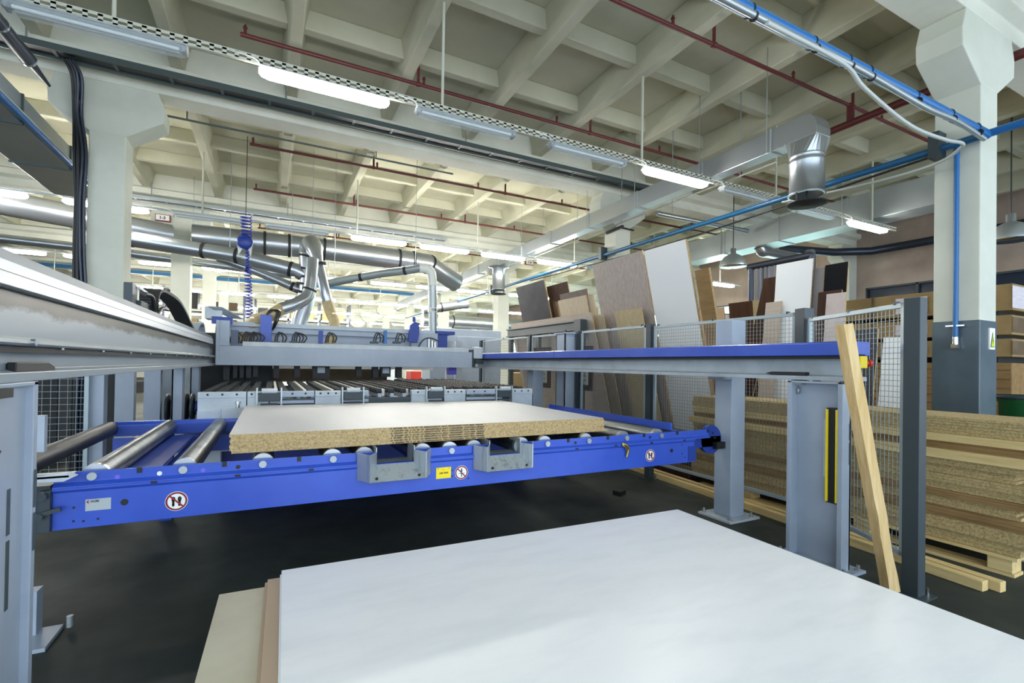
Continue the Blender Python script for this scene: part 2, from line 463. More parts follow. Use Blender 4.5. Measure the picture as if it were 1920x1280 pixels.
for i, (y, xs, lits) in enumerate(ROWS):
    for k, x in enumerate(xs):
        lit = lits is None or k in lits
        lamp(x, x + 1.24, y, 4.28, lit, '%s tube lamp, %s along the %s' % ('glowing' if lit else 'unlit clear-covered', ORD[k], WHERE[i]), 'tube lamps in the ' + WHERE[i])
    xa, xb = xs[0] - 0.6, xs[-1] + 1.6
    t = thing('lamp_channel', 'pale slotted steel channel carrying the lamps of the %s' % WHERE[i], 'channel', ((xa + xb) / 2, y, 4.36))
    c = MB()
    yy = y + 0.0
    n = int((xb - xa) / 0.1)
    zt, zb = 4.385, 4.345
    if i < 1:
        s = yy - 0.03                                                 # perforated flange
        c.box(xa, s - 0.002, 4.385, xb, s + 0.002, 4.413)
        c.box(xa, s - 0.002, 4.335, xb, s + 0.002, 4.36)
        for q in range(n):
            c.box(xa + q * 0.1, s - 0.002, 4.345, xa + q * 0.1 + 0.035, s + 0.002, 4.405)
        c.box(xa, yy - 0.03, 4.335, xb, yy + 0.0, 4.338)
    else:
        c.box(xa, yy - 0.022, zb, xb, yy + 0.022, zt)
    B(c, 'channel_rail', 'hanger_white' if i < 1 else 'galvanised_dull', t)
    for q, rx in enumerate(RIBS):
        if xa < rx < xb and q % 2 == 1:
            B(MB().cyl((rx, y, 4.37), (rx, y, 5.62), 0.017, 8), 'hanger_rod', 'hanger_white', t)
    if i < 2:
        for q, x in enumerate(xs):
            cab = MB().tube(spline([(x - 0.3, y - 0.02, 4.40), (x - 0.15, y - 0.03, 4.39), (x - 0.02, y - 0.05, 4.36), (x + 0.03, y, 4.31)], 4), 0.008, 6)
            B(cab, 'lamp_cable', 'white_plastic', t)

# ------------------------------------------------------------------ sprinkler pipes
ZP = 5.4
for i, (y, xa, xb) in enumerate(((4.06, -0.4, 12.0), (6.57, -0.39, 12.5), (9.82, -0.4, 12.5), (12.35, -0.41, 12.5), (15.9, -0.4, 12.5))):
    t = thing('sprinkler_pipe', 'thin dark red sprinkler pipe, %s across the ceiling' % ORD[i], 'pipe', ((xa + xb) / 2, y, ZP), 'sprinkler pipes under the ceiling')
    B(MB().cyl((xa, y, ZP), (xb, y, ZP), 0.026, 10), 'pipe', 'red_pipe', t)
    for k in range(6):
        x = xa + 0.05 + k * 2.2
        B(MB().cyl((x, y, ZP), (x, y, ZP + 0.09), 0.018, 8).cyl((x, y, ZP + 0.09), (x, y, ZP + 0.13), 0.028, 8, 0.01), 'sprinkler_head', 'red_pipe', t)
    for k, x in enumerate(RIBS):
        if xa < x < xb and k % 2 == 1:
            B(MB().cyl((x + 0.09, y, ZP), (x + 0.09, y, 5.66), 0.02, 8).cyl((x + 0.065, y, ZP), (x + 0.115, y, ZP), 0.036, 8), 'hanger', 'red_pipe', t)
XM, ZM = 7.6, 5.14
t = thing('sprinkler_main', 'thick dark red sprinkler main running along the columns', 'pipe', (XM, 6, ZM))
B(MB().cyl((XM, -2, ZM), (XM, 16, ZM), 0.055, 14), 'pipe', 'red_pipe', t)
for y in (4.06, 6.57, 9.82, 12.35):
    B(MB().cyl((XM, y, ZM), (XM, y, ZP + 0.03), 0.05, 12), 'riser', 'red_pipe', t)

# ------------------------------------------------------------------ blue compressed air pipes
BP = 'blue_pipe_dark'
t = thing('air_pipe', 'long blue air pipe running beside the column row', 'pipe', (6.58, 6, 3.96))
B(MB().cyl((6.58, 2.2, 3.96), (6.58, 26, 3.96), 0.04, 14), 'pipe', BP, t)
B(MB().cyl((6.58, -3, 3.98), (6.58, 2.25, 3.96), 0.04, 14), 'pipe', 'blue_pipe', t)
for y in (2.62, 8.62, 14.6):
    B(MB().box(6.5, y - 0.05, 3.86, 6.665, y + 0.05, 4.14), 'bracket', 'dark_post', t)
B(MB().tube(spline([(6.6, 12.0, 3.9), (6.6, 9, 3.84), (6.6, 6.5, 3.80), (6.6, 4.2, 3.86), (6.58, 2.7, 3.90)], 6), 0.014, 6), 'cable', 'black_cable', t)
t = thing('air_pipe', 'blue air pipe with strapped cables crossing to the painted column', 'pipe', (3.5, 2.2, 3.94))
B(MB().cyl((-4, 2.2, 3.97), (6.58, 2.2, 3.95), 0.045, 14), 'pipe', 'blue_pipe', t)
B(MB().tube(spline([(-2, 2.16, 3.92), (2.6, 2.16, 3.90), (3.4, 2.16, 3.895), (4.2, 2.16, 3.90), (5.2, 2.16, 3.865), (5.8, 2.16, 3.885), (6.45, 2.18, 3.87)], 6), 0.024, 8), 'cable', 'galvanised_dull', t)
B(MB().tube(spline([(3.0, 2.14, 3.87), (3.9, 2.14, 3.86), (4.2, 2.14, 3.75), (4.9, 2.14, 3.62), (5.6, 2.16, 3.66), (6.0, 2.2, 3.74), (6.22, 2.28, 3.77), (6.38, 2.55, 3.74), (6.5, 3.2, 3.78), (6.55, 4.4, 3.90)], 6), 0.016, 8), 'cable', 'pale_conduit', t)
for x in (2.9, 3.6, 4.05, 4.35, 5.1, 5.75, 6.3):
    B(MB().cyl((x - 0.006, 2.2, 3.955), (x + 0.006, 2.2, 3.955), 0.05, 14).cyl((x - 0.006, 2.165, 3.895), (x + 0.006, 2.165, 3.895), 0.034, 12), 'cable_tie', 'black', t)
t = thing('air_drop_pipe', 'blue drop pipe with brass valve down the dado painted column', 'pipe', (6.62, 2.48, 1.8))
B(MB().cyl((6.62, 2.46, 1.86), (6.62, 2.46, 3.95), 0.024, 12), 'pipe', 'blue_pipe', t)
B(MB().cyl((6.62, 2.46, 1.78), (6.62, 2.46, 1.87), 0.028, 10).box(6.59, 2.43, 1.75, 6.65, 2.49, 1.79), 'valve', 'chrome', t)
B(MB().box(6.6, 2.38, 1.985, 6.662, 2.54, 2.0), 'pipe_clamp', 'chrome', t)
s = thing('hazard_sign', 'small white sign with yellow high voltage triangle on the column', 'sign', (7.0, 2.27, 1.8))
B(MB().box(6.86, 2.262, 1.74, 6.99, 2.274, 1.97), 'plate', 'sign_white', s)
B(MB().prism([(6.878, 1.765), (6.972, 1.765), (6.925, 1.925)], 'y', 2.2585, 2.262), 'border', 'sign_black', s)
B(MB().prism([(6.886, 1.771), (6.964, 1.771), (6.925, 1.908)], 'y', 2.256, 2.2585), 'triangle', 'sign_yellowgreen', s)
B(MB().prism([(6.93, 1.87), (6.912, 1.828), (6.924, 1.828), (6.916, 1.795), (6.938, 1.836), (6.926, 1.836), (6.935, 1.87)], 'y', 2.2545, 2.256), 'bolt', 'sign_black', s)

# ------------------------------------------------------------------ square duct with round outlet
t = thing('square_duct', 'square galvanised duct with downturned round outlet along the columns', 'duct', (6.1, 10, 4.43))
zb, zt, xa, xb = 4.43, 4.73, 6.0, 6.22
ends = [4.0, 4.2, 5.35, 6.85, 8.35, 9.9, 11.4, 12.9, 14.4, 15.9, 17.4, 18.9, 20.4, 21.9, 23.4, 24.9, 26.4]
for a, b in zip(ends[:-1], ends[1:]):
    B(MB().box(xa, a + 0.004, zb, xb, b - 0.004, zt), 'duct_section', 'galvanised', t, bev=0.006)
    B(MB().box(xa - 0.012, b - 0.012, zb - 0.012, xb + 0.012, b + 0.012, zt + 0.012), 'flange', 'galvanised_dull', t)
el = MB()
pr = [(4.0, zb), (4.0, zt), (3.75, zt), (3.66, zt - 0.03), (3.6, zt - 0.1), (3.58, zt - 0.2), (3.58, zb - 0.0), (3.98, zb - 0.0)]
el.prism(pr, 'x', xa - 0.02, xb + 0.05)
B(el, 'elbow', 'galvanised', t, bev=0.006)
cx, cy = 6.13, 3.79
tr = MB()
n = 24
ring0 = [(xa - 0.02 + (xb - xa + 0.07) * u, 3.58 + 0.4 * w, zb) for u, w in [(min(1, max(0, 0.5 + 0.72 * math.cos(2 * math.pi * j / n))), min(1, max(0, 0.5 + 0.72 * math.sin(2 * math.pi * j / n)))) for j in range(n)]]
ring1 = [(cx + 0.2 * math.cos(2 * math.pi * j / n), cy + 0.2 * math.sin(2 * math.pi * j / n), zb - 0.2) for j in range(n)]
tr.add(ring1 + ring0, [(j, (j + 1) % n, n + (j + 1) % n, n + j) for j in range(n)])
B(tr, 'transition', 'galvanised', t)
B(MB().lathe([(0.2, 4.24), (0.208, 4.225), (0.2, 4.21), (0.2, 4.17), (0.207, 4.155), (0.2, 4.14), (0.2, 3.76), (0.215, 3.75), (0.215, 3.735), (0.19, 3.735), (0.19, 4.2)], (cx, cy, 0), 28), 'outlet_pipe', 'galvanised', t)
B(MB().lathe([(0.0, 3.60), (0.2, 3.615), (0.23, 3.62), (0.23, 3.63), (0.0, 3.625)], (cx, cy, 0), 28).cyl((cx, cy, 3.62), (cx, cy, 4.0), 0.008, 8)
  .box(cx - 0.21, cy - 0.01, 3.62, cx - 0.2, cy + 0.01, 3.75).box(cx + 0.2, cy - 0.01, 3.62, cx + 0.21, cy + 0.01, 3.75), 'damper_plate', 'rubber', t)
for y in (4.25, 5.4, 6.9, 8.4, 11.4, 14.4, 17.4):
    B(MB().cyl((xa - 0.02, y, zb), (xa - 0.02, y, 6.0), 0.006, 6), 'hanger_rod', 'galvanised_dull', t)
# second outlet further along
cx, cy = 6.12, 13.1
B(MB().lathe([(0.32, 4.44), (0.22, 4.41), (0.19, 4.38), (0.19, 3.76), (0.21, 3.75), (0.19, 3.74)], (cx, cy, 0), 20), 'outlet_pipe', 'galvanised', t)
B(MB().lathe([(0.0, 3.60), (0.23, 3.615), (0.23, 3.63), (0, 3.64)], (cx, cy, 0), 20).box(cx - 0.19, cy - 0.01, 3.61, cx - 0.17, cy + 0.01, 3.75).box(cx + 0.17, cy - 0.01, 3.61, cx + 0.19, cy + 0.01, 3.75), 'damper_plate', 'rubber', t)

# further duct near the side wall
t = thing('square_duct', 'wide square duct near the tan side wall', 'duct', (11.5, 9, 4.0))
zb, zt, xa, xb = 4.5, 5.05, 10.6, 11.2
for a in range(6):
    y = 4.2 + a * 1.5
    B(MB().box(xa, y, zb, xb, y + 1.49, zt), 'duct_section', 'galvanised_dull', t, bev=0.006)
    B(MB().box(xa - 0.015, y - 0.012, zb - 0.015, xb + 0.015, y + 0.012, zt + 0.015), 'flange', 'galvanised_dull', t)
for y in (5.8, 8.8, 11.8):
    B(MB().cyl((xa - 0.02, y, zb), (xa - 0.02, y, 6.0), 0.01, 6), 'hanger_rod', 'galvanised_dull', t)
B(MB().tube(spline([P(1424, 462, 'y', 7.9), P(1430, 472, 'y', 7.9), P(1443, 474, 'y', 7.95), P(1480, 481, 'y', 8.0), P(1508, 486, 'y', 8.0), P(1517, 482, 'y', 8.0), P(1519, 470, 'y', 8.0)], 5), 0.13, 16), 'branch_pipe', 'galvanised', t)
t = thing('dark_duct', 'dark painted duct bending along the tan side wall', 'duct', (15.2, 6, 4.9))
B(MB().tube([(12.5, 8.4, 4.8), (14.2, 8.0, 4.82), (15.1, 7.5, 4.86), (15.33, 6.8, 4.9), (15.33, 2, 4.9)], 0.11, 12), 'pipe', 'dark_duct', t)

# ------------------------------------------------------------------ cable trays on the girders
def tray(y, z, xa, xb, label, m):
    t = thing('cable_tray', label, 'cable tray', ((xa + xb) / 2, y, z))
    for s in (-0.12, 0.12):
        B(MB().box(xa, y + s - 0.012, z - 0.04, xb, y + s + 0.012, z + 0.04), 'side_rail', m, t)
    r = MB()
    k = xa + 0.3
    while k < xb: r.box(k, y - 0.12, z - 0.025, k + 0.04, y + 0.12, z - 0.01); k += 0.6
    B(r, 'rung_grating', m, t)
    c = MB().box(xa, y - 0.06, z - 0.012, xb, y + 0.08, z + 0.015)
    B(c, 'cables', 'black_cable', t)
    for k in range(int((xb - xa) / 2.94)):
        x = xa + 0.6 + k * 2.94
        B(MB().cyl((x, y + 0.13, z), (x, y + 0.13, 5.7), 0.012, 6), 'hanger_rod', 'galvanised_dull', t)
tray(7.95, 5.34, -3.4, 7.3, 'dark cable tray with rungs in front of the first girder', 'dark_tray')
tray(13.9, 5.25, -3.2, 4.7, 'pale cable tray in front of the second girder', 'galvanised_dull')
t = thing('conduit', 'thin grey conduit just behind the first girder', 'conduit', (0.3, 9.1, 5.3))
B(MB().cyl((-2.5, 9.1, 5.3), (3.2, 9.1, 5.3), 0.018, 8), 'pipe', 'dark_tray', t)
for x in (-1.25, 1.69): B(MB().cyl((x, 9.1, 5.3), (x, 9.1, 5.62), 0.01, 6), 'hanger_rod', 'dark_tray', t)
t = thing('conduit', 'thin pale conduit running under the square duct', 'conduit', (6.42, 9, 4.42))
B(MB().cyl((6.42, 4.4, 4.46), (6.42, 18, 4.46), 0.014, 8), 'pipe', 'pale_conduit', t)
for y in (5.0, 6.4, 7.8, 9.4, 11.0): B(MB().cyl((6.42, y, 4.44), (6.42, y, 6.0), 0.007, 6), 'hanger_rod', 'galvanised_dull', t)
t = thing('steel_pipe', 'slim steel pipe hanging beyond the square duct past the second painted column', 'pipe', (8.5, 7.9, 4.6))
pa, pb = P(1232, 400, 'y', 7.9), P(1402, 433, 'y', 7.9)
B(MB().cyl(pa, pb, 0.05, 14), 'pipe', 'galvanised', t)
for f in (0.15, 0.9):
    u = pa.lerp(pb, f); B(MB().cyl(u, (u.x, u.y, 6.0), 0.006, 6), 'hanger_rod', 'galvanised_dull', t)
t = thing('cable_bracket', 'black angle bracket clamped round the second painted column', 'bracket', (6.65, 8.25, 4.2))
pa, pb = P(1137, 437, 'x', 6.64), P(1168, 424, 'x', 6.64)
B(MB().bar(pa, pb, 0.05, 0.05), 'arm', 'black', t)
B(MB().bar(P(1167, 427, 'y', 8.25), P(1188, 432, 'y', 8.25), 0.03, 0.03), 'arm', 'black', t)

# ------------------------------------------------------------------ ducts beside the first column
t = thing('rectangular_duct', 'rectangular steel duct sloping past the cable bundle on the column', 'duct', (-2.8, 9, 4.2))
for a in range(5):
    y = 3.0 + a * 1.5
    B(MB().box(-3.25, y, 4.2, -2.62, y + 1.49, 4.53), 'duct_section', 'galvanised', t, bev=0.006)
    B(MB().box(-3.265, y - 0.012, 4.185, -2.605, y + 0.012, 4.545), 'flange', 'dark_tray', t)
t = thing('air_pipe', 'blue air pipe along the lower edge of the rectangular duct', 'pipe', (-2.57, 9, 4.24))
B(MB().cyl((-2.56, 2.5, 4.22), (-2.56, 9.7, 4.22), 0.035, 12), 'pipe', 'blue_pipe', t)
B(MB().cyl((-2.57, 2.5, 4.28), (-2.57, 9.7, 4.28), 0.014, 8), 'conduit', 'pale_conduit', t)
t = thing('dark_pipe', 'thick dark blue pipe ending under the first girder', 'pipe', (-2.62, 6, 4.9))
B(MB().cyl((-2.55, 2.5, 4.92), (-2.55, 7.4, 4.92), 0.075, 16).cyl((-2.55, 7.4, 4.92), (-2.55, 8.0, 4.92), 0.05, 16, 0.02), 'pipe', 'dark_duct', t)
for y in (6.75, 7.4): B(MB().cyl((-2.55, y, 4.92), (-2.55, y + 0.03, 4.92), 0.08, 16), 'ring', 'chrome', t)
t = thing('cable_bundle', 'thick bundle of black cables hanging down the column edge', 'cable bundle', (-2.32, 8.2, 1.2))
for k in range(7):
    dx, dy = 0.03 * (k % 4), -0.035 * (k // 4)
    w = random.uniform(-0.025, 0.025)
    pts = [(-2.42 + dx, 7.98, 5.30), (-2.36 + dx, 8.12 + dy, 5.15), (-2.36 + dx + w, 8.22 + dy, 4.7), (-2.34 + dx - w, 8.2 + dy, 4.2), (-2.32 + dx + w * 0.6, 8.2 + dy, 3.6), (-2.32 + dx, 8.2 + dy, 2.9), (-2.31 + dx - w, 8.2 + dy, 2.2), (-2.31 + dx, 8.2 + dy, 1.0), (-2.31 + dx, 8.2 + dy, 0.02)]
    B(MB().tube(spline(pts, 5), 0.016 + 0.006 * (k % 2), 8), 'cable', 'black_cable' if k % 3 else 'dark_duct', t)

# ------------------------------------------------------------------ round dust extraction ducts
def round_duct(name, label, pts, r, rings, m='galvanised', n=20):
    t = thing(name, label, 'duct', pts[0])
    for f in (0.12, 0.8):
        u = V(pts[0]).lerp(V(pts[-1]), f) if len(pts) < 4 else V(pts[int(f * len(pts))])
        B(MB().cyl((u.x, u.y, u.z), (u.x, u.y, 6.0), 0.006, 6), 'hanger_rod', 'galvanised_dull', t)
    B(MB().tube(pts, r, n), 'pipe', m, t)
    for i, f in enumerate(rings):
        k = min(int(f), len(pts) - 2); p, q = V(pts[k]), V(pts[k + 1]); u = p.lerp(q, f - k); d = (q - p).normalized() * 0.03
        B(MB().cyl(u - d, u + d, (r if not isinstance(r, list) else r[k]) * 1.06, n), 'clamp_ring', 'rubber', t)
    return t
round_duct('extraction_duct', 'thick steel extraction duct crossing behind the cable spiral', [(-1.75, 14, 4.53), (1.1, 14, 4.57), (4.15, 14, 4.5), (5.3, 14.6, 4.1)], 0.29, [0.55, 0.75, 1.05, 1.72, 1.86, 2.05])
round_duct('extraction_duct', 'thick dark steel duct passing behind the first column', [(-7.5, 10.6, 4.35), (-3.3, 12.5, 4.30), (-2.05, 13.05, 4.29)], 0.23, [0.62])
round_duct('extraction_pipe', 'thin bright steel duct low behind the first column', [(-8, 15, 4.25), (-3.5, 15, 4.15), (0.5, 15, 3.95)], 0.105, [0.5])
round_duct('extraction_duct', 'bright steel duct running into the upright trunk', [(-2.9, 11.6, 3.85), (-1.3, 11.4, 3.70), (-0.6, 11.2, 3.62), (0.45, 11, 3.40), (0.75, 11, 3.25)], 0.15, [0.3, 1.1, 1.95, 2.9])
round_duct('extraction_pipe', 'slim steel pipe sloping below the bright duct', [(-1.0, 11.6, 3.62), (-0.3, 11.4, 3.38), (0.7, 11.1, 2.95)], 0.09, [0.8, 1.7])
# upright trunk: branching pipe over the saw
t = thing('dust_trunk', 'large branching steel dust trunk with bend over the saw', 'duct', (0.6, 10.6, 2.0))
B(MB().tube(spline([P(556, 640, 'y', 11), P(562, 600, 'y', 11), P(572, 570, 'y', 11), P(577, 530, 'y', 11), P(577, 490, 'y', 11), P(577, 468, 'y', 11), P(581, 458, 'y', 10.8)], 4), [0.16] * 9 + [0.17] * 16, 18), 'riser_pipe', 'galvanised', t)
B(MB().tube(spline([P(579, 470, 'y', 11), P(580, 457, 'y', 10.9), P(586, 457, 'y', 10.5), P(592, 475, 'y', 10.2), P(601, 510, 'y', 10.1), P(609, 545, 'y', 10), P(614, 566, 'y', 10)], 4), [0.16] * 12 + [0.13, 0.12] + [0.10] * 11, 18), 'bend_pipe', 'galvanised', t)
B(MB().tube(spline([P(586, 487, 'y', 10), P(584, 515, 'y', 9.9), P(581, 540, 'y', 9.85), P(574, 558, 'y', 9.8), P(553, 570, 'y', 9.7), P(528, 579, 'y', 9.65)], 4), 0.115, 18), 'branch_pipe', 'galvanised', t)
for k, (x, y, yy, r, d) in enumerate(((577, 483, 11, 0.185, (0.25, 0, 1)), (577, 507, 11, 0.185, (0.2, 0, 1)), (576, 522, 11, 0.185, (0.2, 0, 1)), (573, 535, 11, 0.19, (0.2, 0, 1)), (568, 550, 11, 0.2, (0.3, 0, 1)), (560, 618, 11, 0.2, (0.3, 0, 1)), (597, 495, 10.1, 0.15, (-0.25, 0, 1)), (580, 543, 9.85, 0.13, (0.3, 0, 1)), (542, 574, 9.7, 0.123, (1, 0, 0.4)), (560, 567, 9.75, 0.123, (1, 0, 0.5)))):
    c = P(x, y, 'y', yy); d = V(d).normalized() * 0.02
    B(MB().cyl(c - d, c + d, r, 18), 'clamp_ring', 'rubber' if k < 8 else 'galvanised_dull', t)
B(MB().tube(spline([P(528, 579, 'y', 9.65), P(508, 590, 'y', 9.6), P(485, 600, 'y', 9.7), P(465, 618, 'y', 9.8), P(455, 640, 'y', 9.85)], 4), [0.11] * 8 + [0.13] * 9, 14), 'flexible_hose', 'hose_tan', t)
B(MB().tube(spline([P(614, 566, 'y', 10), P(620, 585, 'y', 9.95), P(627, 605, 'y', 9.85), P(622, 628, 'y', 9.8), P(616, 645, 'y', 9.8)], 4), 0.105, 14), 'flexible_hose', 'hose_tan', t)
round_duct('extraction_pipe', 'matte grey pipe turning down with a white elbow over the saw', [tuple(p) for p in spline([P(610, 532, 'y', 11), P(700, 515, 'y', 10.4), P(760, 507, 'y', 10.0), P(790, 502, 'y', 9.8)], 4)], 0.085, [3, 8], 'galvanised_dull')
t = thing('extraction_pipe', 'white downpipe with elbow standing on the saw end', 'pipe', (3.05, 9.8, 2.2))
B(MB().tube(spline([P(786, 503, 'y', 9.82), P(800, 504, 'y', 9.8), P(809, 513, 'y', 9.8), P(811, 535, 'y', 9.8)], 5), 0.095, 16), 'elbow', 'white_plastic', t)
B(MB().cyl(P(811, 533, 'y', 9.8), P(812, 622, 'y', 9.8), 0.088, 18), 'downpipe', 'galvanised_dull', t)
a = P(811, 581, 'y', 9.8)
B(MB().cyl(a - V((0, 0, 0.05)), a + V((0, 0, 0.05)), 0.098, 18), 'label_band', 'white_plastic', t)
text('11B', 0.07, a + V((-0.055, -0.1, -0.025)), (1, 0, 0), (0, 0, 1), 'lettering', 'ink', t)

# far blue rail, far pipes
t = B(MB().box(-9, 25.9, 5.20, 7.0, 26.1, 5.34), 'blue_rail', 'blue_pipe_dark', label='long blue overhead rail far behind the saw', cat='rail')
round_duct('extraction_duct', 'steel duct low in the far part of the hall', [(-2.5, 22, 2.85), (2.5, 22, 2.75), (5.5, 22, 2.7)], 0.2, [0.6, 1.3])
round_duct('extraction_duct', 'bright bluish steel duct beyond the third column', [(7.5, 26, 3.9), (15.5, 26, 3.9)], 0.35, [0.1, 0.15, 0.22])
round_duct('extraction_duct', 'lower bluish steel duct beyond the third column', [(7.5, 26, 3.1), (15.5, 26, 3.1)], 0.28, [0.17, 0.21])
round_duct('extraction_duct', 'steel duct slanting behind the second round outlet', [(5.2, 18, 3.55), (7.0, 17.9, 3.9)], 0.18, [0.4])

# coiled blue air hose and balancer
t = thing('coiled_hose', 'blue coiled air hose hanging from its reel by the trunk', 'hose', (-0.55, 9.9, 2.1))
pts = []
c0, c1 = P(461, 405, 'y', 10), P(468, 610, 'y', 10)
for k in range(400):
    f = k / 399; p = c0.lerp(c1, f); tight = 0.045 if f < 0.25 or f > 0.4 else 0.02
    rad = 0.09 if f < 0.2 else 0.025 if f < 0.45 else 0.055
    a = f * 2 * math.pi * 34
    pts.append(p + V((rad * math.cos(a), rad * math.sin(a), 0)))
B(MB().tube(pts, 0.011, 5), 'coil', 'coil_blue', t)
a = P(459, 453, 'y', 10)
B(MB().lathe([(0, -0.05), (0.1, -0.05), (0.13, -0.02), (0.13, 0.02), (0.1, 0.05), (0, 0.05)], a, 18, 'y'), 'reel', 'machine_blue_dark', t)
B(MB().prism([(a.x - 0.13, a.z), (a.x - 0.1, a.z - 0.25), (a.x - 0.04, a.z - 0.12), (a.x + 0.04, a.z - 0.12), (a.x + 0.1, a.z - 0.25), (a.x + 0.13, a.z)], 'y', a.y + 0.05, a.y + 0.07), 'bracket', 'white_plastic', t)
B(MB().cyl(c0, (c0.x, c0.y, 5.6), 0.006, 6), 'cord', 'black', t)

# bell lamps near the side wall
for x, y, z, lb in ((10.6, 3.25, 3.62, 'grey bell lamp hanging beside the dado painted column'), (9.55, 7.6, 3.85, 'grey bell lamp hanging above the leaning white boards')):
    t = thing('bell_lamp', lb, 'lamp', (x, y, z))
    B(MB().lathe([(0.3, 0.0), (0.3, 0.03), (0.27, 0.12), (0.2, 0.22), (0.1, 0.28), (0.06, 0.3), (0.06, 0.42), (0, 0.43)], (x, y, z), 24), 'shade', 'galvanised_dull', t)
    B(MB().lathe([(0.0, 0.02), (0.28, 0.015), (0.29, 0.0), (0, 0.0)], (x, y, z), 24), 'glass', 'chrome', t)
    B(MB().cyl((x, y, z + 0.42), (x, y, 6.0), 0.01, 6), 'cord', 'black_cable', t)
# column number plates
for x, y, z, s, lb in ((P(305, 408, 'y', 14.19).x, 14.19, P(305, 408, 'y', 14.19).z, '1-3', 'small red framed number plate on the second column'), (P(993, 492, 'y', 14.19).x, 14.19, P(993, 492, 'y', 14.19).z, '1-4', 'small red framed number plate on the third column capital')):
    t = thing('number_plate', lb, 'sign', (x, y, z))
    B(MB().box(x - 0.15, y - 0.01, z - 0.08, x + 0.15, y + 0.08, z + 0.08), 'frame', 'sign_red', t)
    B(MB().box(x - 0.135, y - 0.014, z - 0.065, x + 0.135, y - 0.01, z + 0.065), 'plate', 'sign_white', t)
    text(s, 0.1, (x - 0.07, y - 0.015, z - 0.035), (1, 0, 0), (0, 0, 1), 'lettering', 'ink', t)
# ------------------------------------------------------------------ roller conveyor
YF = 3.25
RC = thing('roller_conveyor', 'blue roller conveyor carrying the printed particleboard stack', 'conveyor', (1.3, 4.3, 0))
xa, xb = -0.985, 3.62
f = MB().prism([(YF, 0.61), (YF, 0.80), (YF - 0.012, 0.815), (YF - 0.012, 0.825), (YF + 0.024, 0.825), (YF + 0.024, 0.62), (YF + 0.09, 0.62), (YF + 0.09, 0.61)], 'x', xa, xb - 0.04)
for a, b_ in ((xa, 0.635), (0.89, 1.455), (1.715, 3.78)):
    f.prism([(YF - 0.012, 0.825), (YF - 0.012, 0.832), (YF + 0.012, 0.85), (YF + 0.012, 0.903), (YF + 0.024, 0.903), (YF + 0.024, 0.825)], 'x', a, b_)
FB = B(f, 'front_rail', 'machine_blue', RC, bev=0.002)
hb = MB().box(xa + 0.02, YF + 0.025, 0.62, xb - 0.02, YF + 0.06, 0.8)
B(hb, 'front_web', 'machine_blue_dark', RC)
# slots, holes and plugs on the rail
h = MB()
for k in range(12):
    x = -0.63 + 0.4 * k
    if 0.48 < x < 1.06 or 1.3 < x < 1.88: continue
    h.box(x - 0.012, YF + 0.0085, 0.875, x + 0.012, YF + 0.013, 0.9045)
    h.disc((x + 0.07, YF + 0.0112, 0.868), 'y', 0.012, 14, 0.003) if k % 2 else None
    h.box(x + 0.055, YF - 0.0135, 0.816, x + 0.085, YF - 0.011, 0.829)
for x, z in ((-0.69, 0.725), (3.29, 0.735)): h.disc((x, YF - 0.001, z), 'y', 0.017, 16, 0.004)
for x, z in ((1.175, 0.735), (1.175, 0.695), (1.25, 0.665), (1.3, 0.668), (-0.9, 0.72), (-0.9, 0.65), (-0.86, 0.645), (-0.8, 0.65), (3.42, 0.70), (3.42, 0.78), (3.46, 0.66)): h.disc((x, YF - 0.0005, z), 'y', 0.006, 8, 0.003)
B(h, 'hole_pattern', 'black', RC)
for x, z, m in ((-0.725, 0.862, 'violet'), (-0.54, 0.864, 'sign_white'), (-0.335, 0.864, 'violet')): B(MB().disc((x, YF + 0.011, z), 'y', 0.012, 16, 0.004), 'plug', m, RC)
# rear rail
yr = 5.42
B(MB().prism([(yr, 0.80), (yr, 0.90), (yr + 0.03, 0.925), (yr + 0.1, 0.925), (yr + 0.1, 0.80)], 'x', -1.25, 3.6), 'rear_rail', 'machine_blue', RC, bev=0.004)
B(MB().box(-1.25, yr + 0.02, 0.62, 3.6, yr + 0.09, 0.78), 'rear_web', 'machine_blue', RC)
for x in (-0.6, 1.2, 3.0):
    B(MB().box(x - 0.05, YF + 0.1, 0.62, x + 0.05, yr + 0.02, 0.74), 'cross_member', 'machine_blue_dark', RC)
B(MB().box(-0.98, YF + 0.1, 0.70, -0.93, yr, 0.80).box(-0.97, 3.36, 0.795, -0.62, yr - 0.1, 0.80), 'side_plate', 'machine_blue_dark', RC)
for k in range(-1, 12):
    x = -0.83 + 0.4 * k
    if k in (4, 6, 11): continue
    y0, y1 = YF + 0.07, yr + 0.03
    if k == -1: y0 = 2.2; x = -1.27
    r = MB().cyl((x, y0, 0.868), (x, y1, 0.868), 0.064, 28)
    ro = B(r, 'roller', 'roller_black' if k == -1 else 'steel_roller', RC)
    if k >= 0 and k not in (4, 6):
        B(MB().cyl((x, YF - 0.004, 0.876), (x, YF + 0.012, 0.876), 0.021, 16).cyl((x, YF - 0.006, 0.876), (x, YF + 0.07, 0.876), 0.011, 10), 'axle_pin', 'galvanised_dull', RC)
    if k >= 0:
        B(MB().cyl((x, YF + 0.05, 0.868), (x, YF + 0.085, 0.868), 0.0645, 28), 'end_cap', 'galvanised', RC)
# intermediate small rollers under the stack
for k, x in enumerate((0.57, 0.97, 1.36, 1.76)):
    B(MB().cyl((x, YF + 0.07, 0.868), (x, yr, 0.868), 0.064, 24), 'roller', 'steel_roller', RC)
    B(MB().cyl((x, YF + 0.05, 0.868), (x, YF + 0.085, 0.868), 0.0645, 28), 'end_cap', 'galvanised', RC)
